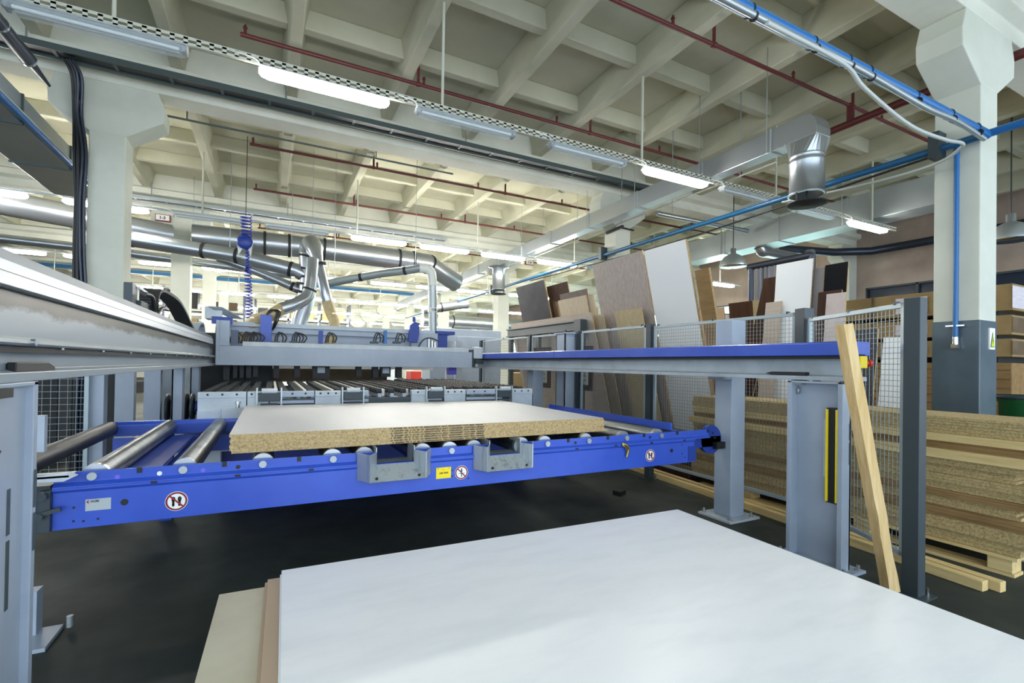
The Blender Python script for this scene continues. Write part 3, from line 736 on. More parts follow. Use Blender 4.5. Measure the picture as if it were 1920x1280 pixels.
# fork pockets
for x0 in (0.515, 1.335):
    x1 = x0 + 0.5
    y = YF - 0.02
    fp = MB()
    def plate(a, b, c_, d): fp.add([a, b, c_, d], [(0, 1, 2, 3), (3, 2, 1, 0)])
    dpt = 0.10
    zt, zb = 0.905, 0.73
    # cheeks: front wings, folded sides, channel floor and sloped lip
    for s, xo, xi, xn in ((1, x0, x0 + 0.065, x0 + 0.125), (-1, x1, x1 - 0.065, x1 - 0.125)):
        fp.prism([(xo, y + 0.015), (xi, y - dpt), (xi + 0.006 * s, y - dpt + 0.004), (xo + 0.01 * s, y + 0.015)], 'z', zb, zt)
        q0, q1, q2 = V((xi, y - dpt, zb)), V((xn, y, zb + 0.09)), V((0.006 * s, 0.006, 0))
        a_, b_, c_, d_ = q0, q1, V((xn, y, zt)), V((xi, y - dpt, zt))
        vs_ = [a_, b_, c_, d_, a_ - V((0.004 * s, -0.004, 0)), b_ - V((0.004 * s, -0.004, 0)), c_ - V((0.004 * s, -0.004, 0)), d_ - V((0.004 * s, -0.004, 0))]
        fp.add(vs_, [(0, 1, 2, 3), (7, 6, 5, 4), (0, 4, 5, 1), (1, 5, 6, 2), (2, 6, 7, 3), (3, 7, 4, 0)])
        fp.prism([(xn, y), (xn - 0.006 * s, y), (xn - 0.006 * s, y + 0.18), (xn, y + 0.18)], 'z', zb + 0.08, zt + 0.03)
    fp.obox((x0 + 0.125, y, zb + 0.085), (0.25, 0, 0), (0, 0.2, 0), (0, 0, 0.006))
    fp.add([(x0 + 0.065, y - dpt, zb), (x1 - 0.065, y - dpt, zb), (x1 - 0.125, y, zb + 0.09), (x0 + 0.125, y, zb + 0.09), (x0 + 0.065, y - dpt + 0.006, zb - 0.003), (x1 - 0.065, y - dpt + 0.006, zb - 0.003), (x1 - 0.125, y + 0.006, zb + 0.087), (x0 + 0.125, y + 0.006, zb + 0.087)],
           [(0, 1, 2, 3), (7, 6, 5, 4), (0, 4, 5, 1), (1, 5, 6, 2), (2, 6, 7, 3), (3, 7, 4, 0)])
    fo = B(fp, 'fork_pocket', 'pocket_steel', RC)
    b = MB()
    for xx in (x0 + 0.11, x1 - 0.11): b.cyl((xx, y - dpt + 0.012, zb + 0.022), (xx, y - dpt + 0.026, zb + 0.012), 0.009, 10)
    B(b, 'screw', 'black', fo)
# signs and plates on the rail
def stop_sign(x, z, r, kind):
    y = YF - 0.002
    d = B(MB().disc((x, y, z), 'y', r, 32, 0.002), 'prohibition_sign', 'sign_white', RC)
    B(MB().lathe([(r * 0.95, 0), (r * 0.95, -0.001), (r * 0.78, -0.001), (r * 0.78, 0)], (x, y - 0.001, z), 32, 'y').obox((x - r * 0.6 - 0.003, y - 0.0035, z + r * 0.6 - 0.003), (r * 1.2, 0, -r * 1.2), (0, 0.001, 0), (r * 0.11, 0, r * 0.11)), 'red_ring', 'sign_red', d)
    q = MB()
    if kind == 'feet':
        for s in (-1, 1):
            cx = x + s * r * 0.27
            q.prism([(cx + r * 0.17 * math.cos(a) , z + r * 0.22 + r * 0.26 * math.sin(a)) for a in [i * math.pi / 8 for i in range(16)]], 'y', y - 0.0025, y - 0.001)
            q.prism([(cx + r * 0.12 * math.cos(a) - s * 0.0, z - r * 0.36 + r * 0.17 * math.sin(a)) for a in [i * math.pi / 8 for i in range(16)]], 'y', y - 0.0025, y - 0.001)
            q.box(cx - r * 0.1, y - 0.0025, z - r * 0.35, cx + r * 0.1, y - 0.001, z + r * 0.1)
    else:
        q.disc((x, y - 0.0018, z + r * 0.5), 'y', r * 0.1, 12, 0.0015)
        q.prism([(x - r * 0.2, z + r * 0.2), (x - r * 0.06, z + r * 0.4), (x + r * 0.06, z + r * 0.4), (x + r * 0.2, z + r * 0.2), (x + r * 0.08, z + r * 0.25), (x + r * 0.08, z), (x - r * 0.08, z), (x - r * 0.08, z + r * 0.25)], 'y', y - 0.0025, y - 0.001)
        q.box(x - r * 0.55, y - 0.0025, z - r * 0.14, x + r * 0.55, y - 0.001, z - r * 0.1).box(x - 0.003, y - 0.0025, z - r * 0.6, x + 0.003, y - 0.001, z)
    B(q, 'pictogram', 'sign_black', d)
stop_sign(-0.457, 0.704, 0.054, 'feet')
stop_sign(3.034, 0.709, 0.054, 'feet')
stop_sign(1.245, 0.715, 0.05, 'person')
yp = MB().box(1.055, YF - 0.003, 0.685, 1.165, YF, 0.763)
yo = B(yp, 'notice_plate', 'yellow', RC)
text('LINK 70554', 0.016, (1.078, YF - 0.0035, 0.718), (1, 0, 0), (0, 0, 1), 'lettering', 'ink', yo, width=0.065)
B(MB().disc((1.07, YF - 0.0035, 0.755), 'y', 0.003, 8, 0.001).disc((1.15, YF - 0.0035, 0.755), 'y', 0.003, 8, 0.001).disc((1.108, YF - 0.0035, 0.747), 'y', 0.003, 8, 0.001), 'screw', 'black', yo)
np_ = B(MB().box(-0.853, YF - 0.003, 0.696, -0.747, YF, 0.757), 'name_plate', 'galvanised_dull', RC)
text('HOLZMA', 0.016, (-0.832, YF - 0.0035, 0.74), (1, 0, 0), (0, 0, 1), 'lettering', 'ink', np_, width=0.036)
B(MB().prism([(-0.849, 0.744), (-0.843, 0.752), (-0.836, 0.752), (-0.842, 0.744), (-0.836, 0.737), (-0.843, 0.737)], 'y', YF - 0.0042, YF - 0.003), 'emblem', 'sign_red', np_)
# strap with yellow loop
st = MB().tube(spline([(2.70, YF - 0.02, 0.835), (2.73, YF - 0.03, 0.828), (2.76, YF - 0.03, 0.80), (2.765, YF - 0.025, 0.775), (2.75, YF - 0.02, 0.72)], 5), 0.009, 8)
st.tube(spline([(2.70, YF - 0.02, 0.835), (2.71, YF - 0.03, 0.818), (2.735, YF - 0.03, 0.80), (2.75, YF - 0.025, 0.77)], 5), 0.007, 8)
B(st, 'yellow_strap', 'brass', RC)
# right guard rail and hinge lug
B(MB().box(3.345, 3.32, 0.90, 3.365, 5.5, 0.975).box(3.345, 3.32, 0.90, 3.45, 5.5, 0.906), 'guard_rail', 'machine_blue', RC)
B(MB().prism([(3.50, 0.62), (3.60, 0.62), (3.60, 0.76), (3.50, 0.76)], 'y', YF - 0.004, YF + 0.05).box(3.58, YF + 0.0, 0.63, 3.6, YF + 0.1, 0.83), 'end_plate', 'machine_blue_dark', RC)
B(MB().cyl((3.9, YF + 0.08, 0.79), (3.9, YF + 0.12, 0.79), 0.14, 28).box(3.62, YF + 0.08, 0.72, 4.03, YF + 0.12, 0.82), 'hinge_lug', 'machine_blue_dark', RC)
B(MB().box(3.92, YF + 0.03, 0.70, 4.04, YF + 0.08, 0.765), 'clamp_block', 'black', RC)
# left bracket and linkage
B(MB().prism([(-1.15, 0.905), (-0.9, 0.915), (-0.87, 0.90), (-0.92, 0.875), (-1.15, 0.88)], 'y', YF - 0.08, YF - 0.05).box(-1.2, YF - 0.08, 0.895, -0.9, YF + 0.03, 0.905), 'corner_bracket', 'machine_light', RC)
B(MB().box(-1.10, YF + 0.02, 0.60, -1.0, YF + 0.10, 0.84).box(-1.03, YF - 0.03, 0.62, -0.985, YF + 0.02, 0.82).cyl((-1.01, YF - 0.06, 0.80), (-1.01, YF, 0.80), 0.02, 12).cyl((-1.02, YF - 0.06, 0.70), (-1.02, YF, 0.70), 0.018, 12).bar((-1.06, YF - 0.04, 0.70), (-0.94, YF - 0.04, 0.73), 0.02), 'lift_linkage', 'dark_post', RC)
for x, y in ((-0.85, 5.45), (3.5, 5.45)):
    B(MB().box(x - 0.05, y - 0.03, 0, x + 0.05, y + 0.05, 0.8), 'leg', 'machine_blue_dark', RC)

# ------------------------------------------------------------------ board stack on the rollers
zb, th = 0.933, 0.0164
for k in range(7):
    dx, dy = random.uniform(-0.004, 0.004), random.uniform(-0.004, 0.004)
    if k == 0: dx += 0.008
    if k == 6: dx = -0.006
    b = MB()
    x0, x1, y0, y1 = -0.21 + dx, 2.60 + dx + (0.012 if k == 0 else 0), 3.354 + dy, 5.44 + dy
    z = zb + k * th
    b.box(x0, y0, z + 0.0003, x1, y1, z + th - 0.0004)
    b.use(1); b.box(x0 + 0.0005, y0 + 0.0005, z + th - 0.0007, x1 - 0.0005, y1 - 0.0005, z + th)
    name = 'white faced particleboard in the printed stack on the rollers, %s' % ('topmost with the bright top' if k == 6 else 'lowest of all' if k == 0 else ORD[k] + ' from the bottom')
    o = B(b, 'particleboard', ['chipboard', 'white_laminate'], label=name, cat='board', group='particleboards on the roller conveyor')
    text('E  EGGER  P2  T  H  W  CI  2800x2070x16  FSC1  0602220600  15:07 2800  300028', 0.0135, (0.76 + dx, y0 - 0.001, z + 0.0034), (1, 0, 0), (0, 0, 1), 'lettering', 'ink', o, width=0.70)

# ------------------------------------------------------------------ front stack with the big white panel
def fpanel(corner, ux, uy, lx, ly, zt, t, name, m, label, grp='panels of the stack before the conveyor'):
    o = V((corner[0], corner[1], zt - t))
    b = MB().obox(o, V(ux) * lx, V(uy) * ly, (0, 0, t))
    return B(b, name, m, bev=0.001, label=label, cat='board', group=grp)
ZW = 1.5 - 1.116
c0, c1 = P(528, 1069, 'z', ZW), P(1270.5, 954.5, 'z', ZW)
ux = (c1 - c0).normalized(); uy = V((ux.y, -ux.x, 0))
L = (c1 - c0).length
fpanel(c0, ux, uy, L, 2.07, ZW, 0.018, 'white_board', 'white_grain', 'large white wood-grain panel on top of the stack before the conveyor')
def low(px, dz, name, t, m, lb, dy=0.0):
    z = ZW - dz
    c = P(px[0], px[1], 'z', z)
    return fpanel(c + uy * dy, ux, uy, L - 0.02, 2.07, z, t, name, m, lb)
low((525, 1077), 0.019, 'white_board', 0.016, 'white_sheet', 'greyish white panel just under the large white panel')
low((502, 1086), 0.037, 'tan_board', 0.016, 'board_tan', 'tan board, upper of two slid out under the white panel')
low((497, 1092), 0.055, 'tan_board', 0.016, 'board_tan', 'tan board, lower of two slid out under the white panel')
low((411, 1114), 0.075, 'beige_board', 0.018, 'mdf_beige', 'beige fibreboard sticking out furthest under the white panel')
zz = ZW - 0.075 - 0.018
k = 0
while zz > 0.14:
    t = 0.04 if zz > 0.2 else zz - 0.1
    cc = P(411, 1114, 'z', ZW - 0.075)
    fpanel(cc + ux * 0.05 + uy * 0.05, ux, uy, L - 0.15, 1.95, zz, 0.04, 'beige_board', 'mdf_beige', 'beige board low in the stack before the conveyor, %s under the one sticking out' % ORD[k])
    zz -= 0.041; k += 1
pt = thing('pallet', 'timber pallet under the stack before the conveyor', 'pallet', (1.4, 1.8, 0))
for q in (0.2, 0.9, 1.7):
    o = cc + ux * 0.15 + uy * q
    B(MB().obox((o.x, o.y, 0), ux * (L - 0.3), uy * 0.12, (0, 0, zz)), 'runner', 'timber_beam', pt)

# ------------------------------------------------------------------ gantry tracks (welded beam, posts, covers)
LT = thing('gantry_track', 'long stained grey gantry track with steel cover and tall slotted post', 'gantry', (-0.95, 5, 0))
xf, ya, yb = -0.79, 0.6, 8.95
B(MB().prism([(xf - 0.30, 1.41), (xf, 1.41), (xf, 1.445), (xf - 0.035, 1.455), (xf - 0.035, 1.735), (xf - 0.06, 1.735), (xf - 0.06, 1.455), (xf - 0.30, 1.445)], 'y', ya, yb), 'track_beam', 'track_stain', LT, bev=0.003)
B(MB().prism([(xf - 0.2, 1.74), (xf, 1.74), (xf - 0.005, 1.825), (xf - 0.2, 1.825)], 'y', ya, yb - 0.3), 'steel_cover', 'bright_steel', LT, bev=0.002)
B(MB().prism([(xf - 0.2, 1.825), (xf - 0.012, 1.825), (xf - 0.012, 1.862), (xf - 0.2, 1.862)], 'y', ya, yb - 0.35), 'cover_cap', 'machine_grey_dark', LT, bev=0.002)
B(MB().box(xf - 0.01, ya, 1.785, xf - 0.001, yb - 0.3, 1.787), 'cover_seam', 'dark_tray', LT)
B(MB().prism([(xf - 0.036, 1.54), (xf + 0.012, 1.54), (xf + 0.02, 1.548), (xf + 0.02, 1.56), (xf + 0.005, 1.57), (xf - 0.036, 1.57)], 'y', ya, yb), 'guide_rail', 'galvanised_dull', LT)
rk = MB().box(xf - 0.036, ya, 1.515, xf + 0.0, yb, 1.54)
B(rk, 'gear_rack', 'rubber', LT)
b = MB()
for k in range(14): B(MB().cyl((xf + 0.008, 1.0 + k * 0.55, 1.532), (xf + 0.008, 1.0 + k * 0.55, 1.541), 0.006, 8), 'screw', 'galvanised_dull', LT)
B(MB().cyl((xf + 0.016, 2.33, 1.553), (xf + 0.03, 2.33, 1.553), 0.013, 12), 'bolt', 'galvanised', LT)
B(MB().prism([(2.28, 1.445), (2.62, 1.445), (2.62, 1.462), (2.56, 1.48), (2.28, 1.48)], 'x', xf - 0.03, xf - 0.004), 'end_stop', 'black', LT, bev=0.003)
# near post: channel with slots
def post(root, x, y0, y1, s, z1, m='machine_grey', w=0.11):
    p = MB()
    p.box(x, y0, 0.02, x + s * w, y0 + 0.035, z1).box(x, y1 - 0.035, 0.02, x + s * w, y1, z1).box(x + s * (w - 0.02), y0, 0.02, x + s * w, y1, z1)
    p.box(x - s * 0.0, y0, z1 - 0.015, x + s * w, y1, z1)
    o = B(p, 'post', m, root, bev=0.003)
    B(MB().box(x - s * 0.05, y0 - 0.06, 0.0, x + s * (w + 0.1), y1 + 0.06, 0.022), 'base_plate', m, root, bev=0.003)
    for yy in (y0 - 0.03, y1 + 0.03):
        for xx in (x - s * 0.02, x + s * (w + 0.05)): B(MB().cyl((xx, yy, 0.02), (xx, yy, 0.06), 0.012, 8).cyl((xx, yy, 0.02), (xx, yy, 0.035), 0.022, 6), 'anchor_bolt', 'galvanised_dull', root)
    return o
po = post(LT, -0.78, 1.95, 2.42, -1, 1.41, w=0.045)
B(MB().box(-0.779, 2.395, 0.78, -0.777, 2.415, 0.92).box(-0.779, 2.395, 0.94, -0.777, 2.415, 1.08), 'slot', 'dark_tray', po)
sl = MB()
for z0, z1 in ((0.62, 0.86), (0.88, 1.04)): sl.box(-0.812, 2.262, z0, -0.803, 2.285, z1)
B(sl, 'slot', 'dark_tray', po)
B(MB().box(-0.80, 2.05, 1.365, -0.765, 2.18, 1.395), 'limit_block', 'black', LT)
lbn = B(MB().lathe([(0, 0), (0.028, 0), (0.03, 0.015), (0.02, 0.035), (0, 0.04)], (-0.80, 2.06, 1.215), 16), 'beacon_dome', 'sign_white', LT)
B(MB().lathe([(0, 0), (0.045, 0.005), (0.05, 0.015), (0.04, 0.03), (0, 0.03)], (-0.80, 2.06, 1.185), 16), 'beacon_base', 'board_brown', lbn)
B(MB().box(-1.18, 3.25, 0.0, -1.0, 3.5, 0.02)
  .box(-1.14, 3.42, 0.02, -1.09, 3.5, 0.25), 'rear_bracket', 'machine_grey', LT)
B(MB().cyl((-0.96, 3.45, 0.02), (-0.96, 3.45, 0.08), 0.016, 8), 'anchor_bolt', 'galvanised_dull', LT)
B(MB().box(-1.25, 3.5, 0.98, -1.10, 3.54, 1.18), 'cover_box', 'machine_grey', LT)
for y in (7.0, 8.5):
    post(LT, -0.95, y, y + 0.2, -1, 1.41)
# drag chains on top
dc = thing('drag_chain', 'black cable drag chain looping over the gantry track cover', 'drag chain', (-1.0, 6, 1.86))
def chain(pts, w=0.16, h=0.03):
    m = MB()
    for a, b_ in zip(pts[:-1], pts[1:]):
        a, b_ = V(a), V(b_); d = (b_ - a)
        m.bar(a + d * 0.05, a + d * 0.95, w, h, up=(1, 0, 0) if False else (0, 0, 1) if abs(d.normalized().z) < 0.9 else (0, 1, 0))
    return m
B(chain(spline([(-1.02, 5.5, 1.92), (-1.02, 5.48, 2.06), (-1.02, 5.65, 2.16), (-1.02, 6.1, 2.18), (-1.02, 6.6, 2.17), (-1.02, 7.0, 2.11), (-1.02, 7.5, 1.99), (-1.02, 8.0, 1.88)], 7)), 'link_chain', 'rubber', dc)
B(chain(spline([(-1.02, 7.9, 1.88), (-1.02, 8.3, 2.02), (-1.02, 8.7, 2.04), (-1.02, 8.9, 1.92)], 5), 0.2), 'link_chain', 'machine_grey', dc)
cb = thing('junction_box', 'dark junction box with white lid behind the gantry track', 'box', (-1.05, 4.95, 1.86))
B(MB().box(-1.09, 4.95, 1.80, -1.03, 5.1, 2.13), 'box', 'dark_post', cb, bev=0.004)
B(MB().obox((-1.06, 5.1, 2.10), (0.05, 0, 0), (0.0, 0.34, -0.012), (0, 0, 0.02)).obox((-1.03, 5.1, 2.0), (0.004, 0, 0), (0, 0.06, 0), (0, 0, 0.1)), 'lid', 'sign_white', cb)
B(MB().box(-1.09, 5.1, 1.84, -1.0, 5.42, 2.0), 'motor', 'dark_post', cb)
B(MB().tube(spline([(-0.96, 5.02, 2.05), (-0.94, 5.2, 2.04), (-0.94, 5.35, 1.9), (-0.94, 5.6, 1.98), (-0.94, 5.9, 2.0)], 5), 0.018, 7), 'cable', 'black_cable', cb)

RT = thing('gantry_track', 'grey gantry track with blue top cover and yellow edged light barrier', 'gantry', (3.95, 5, 0))
xf, ya, yb = 3.75, 2.03, 9.25
B(MB().prism([(xf, 1.413), (xf + 0.30, 1.413), (xf + 0.30, 1.445), (xf + 0.14, 1.455), (xf + 0.14, 1.61), (xf + 0.12, 1.61), (xf + 0.12, 1.455), (xf, 1.445)], 'y', ya, yb), 'track_beam', 'machine_grey_worn', RT, bev=0.003)
B(MB().box(xf + 0.03, ya + 0.02, 1.58, xf + 0.12, yb, 1.603), 'gear_rack', 'rubber', RT)
for a, b_ in ((ya - 0.04, 6.05), (6.06, yb - 0.2)):
    B(MB().prism([(xf, 1.605), (xf, 1.70), (xf + 0.02, 1.71), (xf + 0.26, 1.71), (xf + 0.26, 1.605), (xf + 0.2, 1.605), (xf + 0.2, 1.612), (xf + 0.03, 1.612), (xf + 0.02, 1.605)], 'y', a, b_), 'top_cover', 'machine_blue', RT, bev=0.004)
B(MB().prism([(2.32, 1.447), (2.6, 1.447), (2.66, 1.46), (2.6, 1.475), (2.32, 1.475)], 'x', xf + 0.005, xf + 0.06), 'end_stop', 'black', RT)
po = post(RT, 3.735, 2.03, 2.45, 1, 1.405)
B(MB().box(3.82, 2.027, 0.80, 3.826, 2.031, 0.96).box(3.82, 2.027, 0.98, 3.826, 2.031, 1.1), 'slot', 'dark_tray', po)
lb = B(MB().box(3.76, 2.075, 0.50, 3.83, 2.155, 1.21), 'light_barrier', 'black', RT)
B(MB().box(3.752, 2.07, 0.51, 3.766, 2.088, 1.20).box(3.752, 2.142, 0.51, 3.766, 2.158, 1.20), 'yellow_edge', 'yellow', lb)
B(MB().box(3.80, 2.16, 0.68, 3.83, 2.20, 1.12).box(3.795, 2.165, 0.68, 3.80, 2.17, 0.72).box(3.795, 2.165, 1.08, 3.80, 2.17, 1.12), 'mount_strip', 'machine_light', lb)
B(MB().box(3.76, 2.35, 1.375, 3.84, 2.42, 1.39).lathe([(0, 0), (0.012, 0), (0.012, 0.05), (0, 0.05)], (3.8, 2.40, 1.30), 10), 'bracket', 'galvanised_dull', po)
sp = B(MB().box(4.06, 3.23, 0.022, 4.26, 3.43, 1.98), 'post', 'machine_grey', RT, bev=0.008)
B(MB().box(3.95, 3.14, 0.0, 4.38, 3.53, 0.022), 'base_plate', 'machine_light', RT, bev=0.003)
for xx in (3.99, 4.30):
    for yy in (3.18, 3.49): B(MB().cyl((xx, yy, 0.02), (xx, yy, 0.065), 0.012, 8).cyl((xx, yy, 0.02), (xx, yy, 0.035), 0.022, 6), 'anchor_bolt', 'galvanised_dull', RT)
B(MB().box(3.95, 3.24, 1.385, 4.07, 3.42, 1.413), 'cap_plate', 'machine_grey', RT)
B(MB().box(4.05, 7.2, 0.02, 4.25, 7.4, 1.413), 'post', 'machine_grey', RT)

# ------------------------------------------------------------------ gantry bridge between the tracks
GB = thing('gantry_bridge', 'grey gantry bridge beam spanning both tracks before the saw', 'gantry bridge', (1.4, 8.8, 1.42))
B(MB().box(-0.72, 8.7, 1.42, 3.52, 9.0, 1.725), 'bridge_beam', 'machine_grey', GB, bev=0.006)
B(MB().prism([(8.705, 1.725), (8.72, 1.80), (8.98, 1.81), (9.0, 1.725)], 'x', -0.4, 3.45), 'beam_lid', 'machine_light', GB, bev=0.004)
B(MB().box(-0.76, 8.66, 1.42, -0.715, 8.75, 2.12).box(-0.72, 8.69, 1.725, -0.58, 8.76, 2.12), 'end_carriage', 'machine_grey', GB, bev=0.004)
B(MB().box(3.52, 8.72, 1.44, 3.60, 8.95, 1.78).box(3.58, 8.66, 1.5, 3.74, 8.9, 1.58), 'end_carriage', 'dark_post', GB, bev=0.004)
B(MB().box(3.55, 8.68, 1.60, 3.74, 8.8, 1.83), 'motor_cover', 'machine_light', GB, bev=0.02)
# clamps hanging below the beam
for px0, px1, py1, kk in ((420, 432, 712, 0), (438, 446, 708, 0), (450, 458, 708, 0), (462, 472, 708, 0), (475, 484, 706, 0), (513, 523, 708, 0), (551, 562, 707, 0), (585, 617, 709, 2), (666, 676, 706, 0), (697, 707, 708, 0), (712, 730, 706, 1), (741, 751, 708, 0), (838, 852, 702, 3)):
    a, b_ = P(px0, 690, 'y', 9.1), P(px1, 690, 'y', 9.1); z1 = P((px0 + px1) / 2, py1, 'y', 9.1).z
    c = B(MB().box(a.x, 8.98, z1, b_.x, 9.12, 1.44), 'hold_down_clamp', 'violet' if kk == 3 else 'black', GB)
    if kk in (1, 2):
        mx = (a.x + b_.x) / 2
        B(MB().box(mx - 0.06, 8.97, 1.30, mx + 0.06, 8.98, 1.40), 'plate', 'machine_light', c)
# hose loops on the lid
for px, n in ((440, 2), (462, 3), (475, 3), (523, 2), (555, 3), (618, 2), (707, 2), (748, 2)):
    for q in range(n):
        o = P(px + q * 4, 636, 'y', 8.85)
        B(MB().tube(spline([o + V((-0.06, 0, -0.06)), o + V((-0.05, 0, 0.04)), o + V((0.0, 0, 0.12 - q * 0.01)), o + V((0.06 + q * 0.02, 0, 0.04)), o + V((0.05, 0, -0.06))], 4), 0.012, 6), 'hose_loop', 'black_cable', GB)
for px in (518, 552, 703, 745):
    o = P(px, 641, 'y', 8.85)
    B(MB().box(o.x - 0.08, 8.82, o.z - 0.03, o.x + 0.06, 8.9, o.z + 0.01), 'hose_bracket', 'dark_post', GB)
for px, m, w, hh in ((440, 'dark_duct', 0.1, 0.2), (601, 'machine_blue_dark', 0.07, 0.2), (722, 'blue_pipe', 0.05, 0.22)):
    o = P(px, 642, 'y', 8.85)
    B(MB().box(o.x - w / 2, 8.8, o.z - 0.02, o.x + w / 2, 8.9, o.z + hh), 'valve_block', m, GB)

# ------------------------------------------------------------------ panel saw
SW = thing('panel_saw', 'grey and blue panel saw with brush table beyond the conveyor', 'panel saw', (1.3, 7.5, 0))
Y5 = 5.58
deck = MB().box(-0.62, Y5 + 0.02, 0.85, 3.15, 8.6, 1.10)
B(deck, 'table_frame', 'dark_post', SW)
B(MB().box(-0.55, Y5 + 0.15, 0.0, 3.1, 8.5, 0.85), 'base_body', 'machine_blue_dark', SW)
# strips with brushes running into the saw
n = 26
for k in range(n):
    x = -0.58 + k * 0.143
    tall = 0.03 if x > 1.9 else 0.0
    r = MB().box(x - 0.02, Y5 + 0.05, 1.10, x + 0.02, 8.5, 1.14)
    r.use(1)
    for j in range(22):
        y = Y5 + 0.12 + j * 0.133
        if x < 0.7:
            r.box(x - 0.035, y, 1.14, x + 0.035, y + 0.09, 1.178)
        else:
            r.cyl((x - 0.03, y, 1.165), (x + 0.03, y, 1.165), 0.032 + tall * 0.5, 8)
    B(r, 'brush_strip', ['machine_grey', 'rubber'], SW)
    if 3 < k < 20 and k % 2 == 0:
        B(MB().box(x + 0.055, Y5 + 0.2, 1.10, x + 0.085, 8.4, 1.182), 'slide_bar', 'white_plastic', SW)
# front facing segments
segs = [(370, 463, 0, 1.02), (463, 505, 1, 1.10), (505, 590, 2, 1.0), (590, 640, 1, 1.08), (640, 692, 2, 1.0), (770, 830, 1, 1.06), (830, 873, 1, 1.0), (873, 942, 2, 1.0), (955, 998, 1, 1.0)]
for px0, px1, kind, zz in segs:
    a, b_ = P(px0 + 1, 735, 'y', Y5).x, P(px1 - 1, 735, 'y', Y5).x
    s = MB().box(a, Y5 - 0.02, 1.12, b_, Y5 + 0.06, 1.18)
    if kind == 2: s.box(a, Y5 - 0.015, 1.05, b_, Y5 + 0.02, 1.085).box(a, Y5, 0.92, b_, Y5 + 0.03, 1.0)
    else: s.box(a, Y5 - 0.015, 0.90, b_, Y5 + 0.04, 1.12)
    o = B(s, 'front_segment', 'machine_light' if kind != 2 else 'machine_grey', SW, bev=0.004)
    d = MB()
    for q in range(3):
        x = a + (b_ - a) * (0.2 + 0.3 * q); d.disc((x, Y5 - 0.021, 1.155), 'y', 0.011, 10, 0.003)
    B(d, 'hole_pattern', 'black', o)
B(MB().box(-0.63, Y5 - 0.06, 0.0, -0.42, Y5 + 0.1, 1.0).box(-0.42, Y5 - 0.1, 0.6, 0.1, Y5 - 0.02, 1.03), 'side_cabinet', 'machine_light', SW, bev=0.005)
B(MB().cyl((-0.28, Y5 - 0.12, 1.03), (-0.28, Y5 - 0.12, 1.075), 0.018, 10).cyl((-0.28, Y5 - 0.12, 1.075), (-0.28, Y5 - 0.12, 1.09), 0.026, 10), 'latch', 'chrome', SW)
for px in (505, 661, 815, 943):
    x = P(px, 742, 'y', Y5).x
    c = B(MB().box(x - 0.1, Y5 - 0.06, 1.08, x + 0.1, Y5 + 0.0, 1.17).box(x - 0.08, Y5 - 0.05, 0.92, x + 0.08, Y5 - 0.0, 1.06), 'clamp', 'dark_post', SW, bev=0.004)
    B(MB().cyl((x - 0.07, Y5 - 0.065, 1.19), (x + 0.07, Y5 - 0.065, 1.19), 0.026, 14), 'roll', 'machine_light', c)
    B(MB().cyl((x, Y5 - 0.055, 0.96), (x, Y5 - 0.055, 1.02), 0.02, 10), 'knob', 'brass', c)
    B(MB().box(x - 0.12, Y5 - 0.05, 0.95, x - 0.105, Y5, 1.22).box(x + 0.105, Y5 - 0.05, 0.95, x + 0.12, Y5, 1.22), 'cheek', 'galvanised_dull', c)
for px in (703, 716, 734, 770):
    x = P(px, 755, 'y', Y5).x
    B(MB().box(x - 0.05, Y5 + 0.08, 0.95, x + 0.05, Y5 + 0.25, 1.10), 'stop_block', 'machine_light', SW)
# saw portal behind the bridge
YS = 9.6
a, b_ = P(421, 603, 'y', YS).x, P(816, 619, 'y', YS).x
B(MB().box(a, YS, 2.10, b_, YS + 0.3, 2.175), 'portal_rail', 'machine_light', SW, bev=0.004)
B(MB().box(a, YS + 0.05, 2.0, b_, YS + 0.3, 2.10), 'rail_web', 'machine_grey', SW)
B(MB().box(a, YS + 0.15, 1.44, b_, YS + 0.3, 2.0), 'back_panel', 'machine_grey', SW)
B(MB().box(a, YS + 0.1, 1.36, b_, YS + 0.3, 1.42), 'pressure_beam', 'white_plastic', SW)
B(MB().box(a, YS + 0.12, 1.12, 2.1, YS + 0.35, 1.36), 'dust_apron', 'cardboard_dark', SW)
B(MB().box(a - 0.35, YS - 0.3, 0.0, a + 0.75, YS + 0.1, 1.42).box(a - 0.35, YS - 0.25, 1.42, a - 0.03, YS + 0.05, 1.95), 'dark_guard', 'rubber', SW)
B(MB().box(a - 0.03, YS - 0.1, 0.0, a + 0.1, YS + 0.35, 2.15), 'portal_leg', 'machine_grey', SW, bev=0.005)
B(MB().box(b_ - 0.5, YS - 0.02, 1.7, b_ + 0.05, YS + 0.3, 2.12), 'drive_box', 'machine_grey', SW)
x = P(499, 620, 'y', YS).x
z0, z1 = P(499, 642, 'y', YS - 0.2).z, P(499, 590, 'y', YS - 0.2).z
bb = B(MB().box(x - 0.09, YS - 0.2, z0, x + 0.09, YS + 0.05, z1), 'blue_housing', 'machine_blue', SW, bev=0.006)
for q in range(3):
    B(MB().tube(spline([(x + 0.0, YS - 0.15, z1), (x + 0.06 + q * 0.03, YS - 0.15, z1 + 0.1), (x + 0.16 + q * 0.03, YS - 0.12, z1 + 0.06), (x + 0.12 + q * 0.02, YS - 0.1, z1 - 0.15), (x + 0.1, YS, z1 - 0.25)], 4), 0.012, 6), 'hose_loop', 'black_cable', bb)
c = P(776, 622, 'y', YS - 0.1)
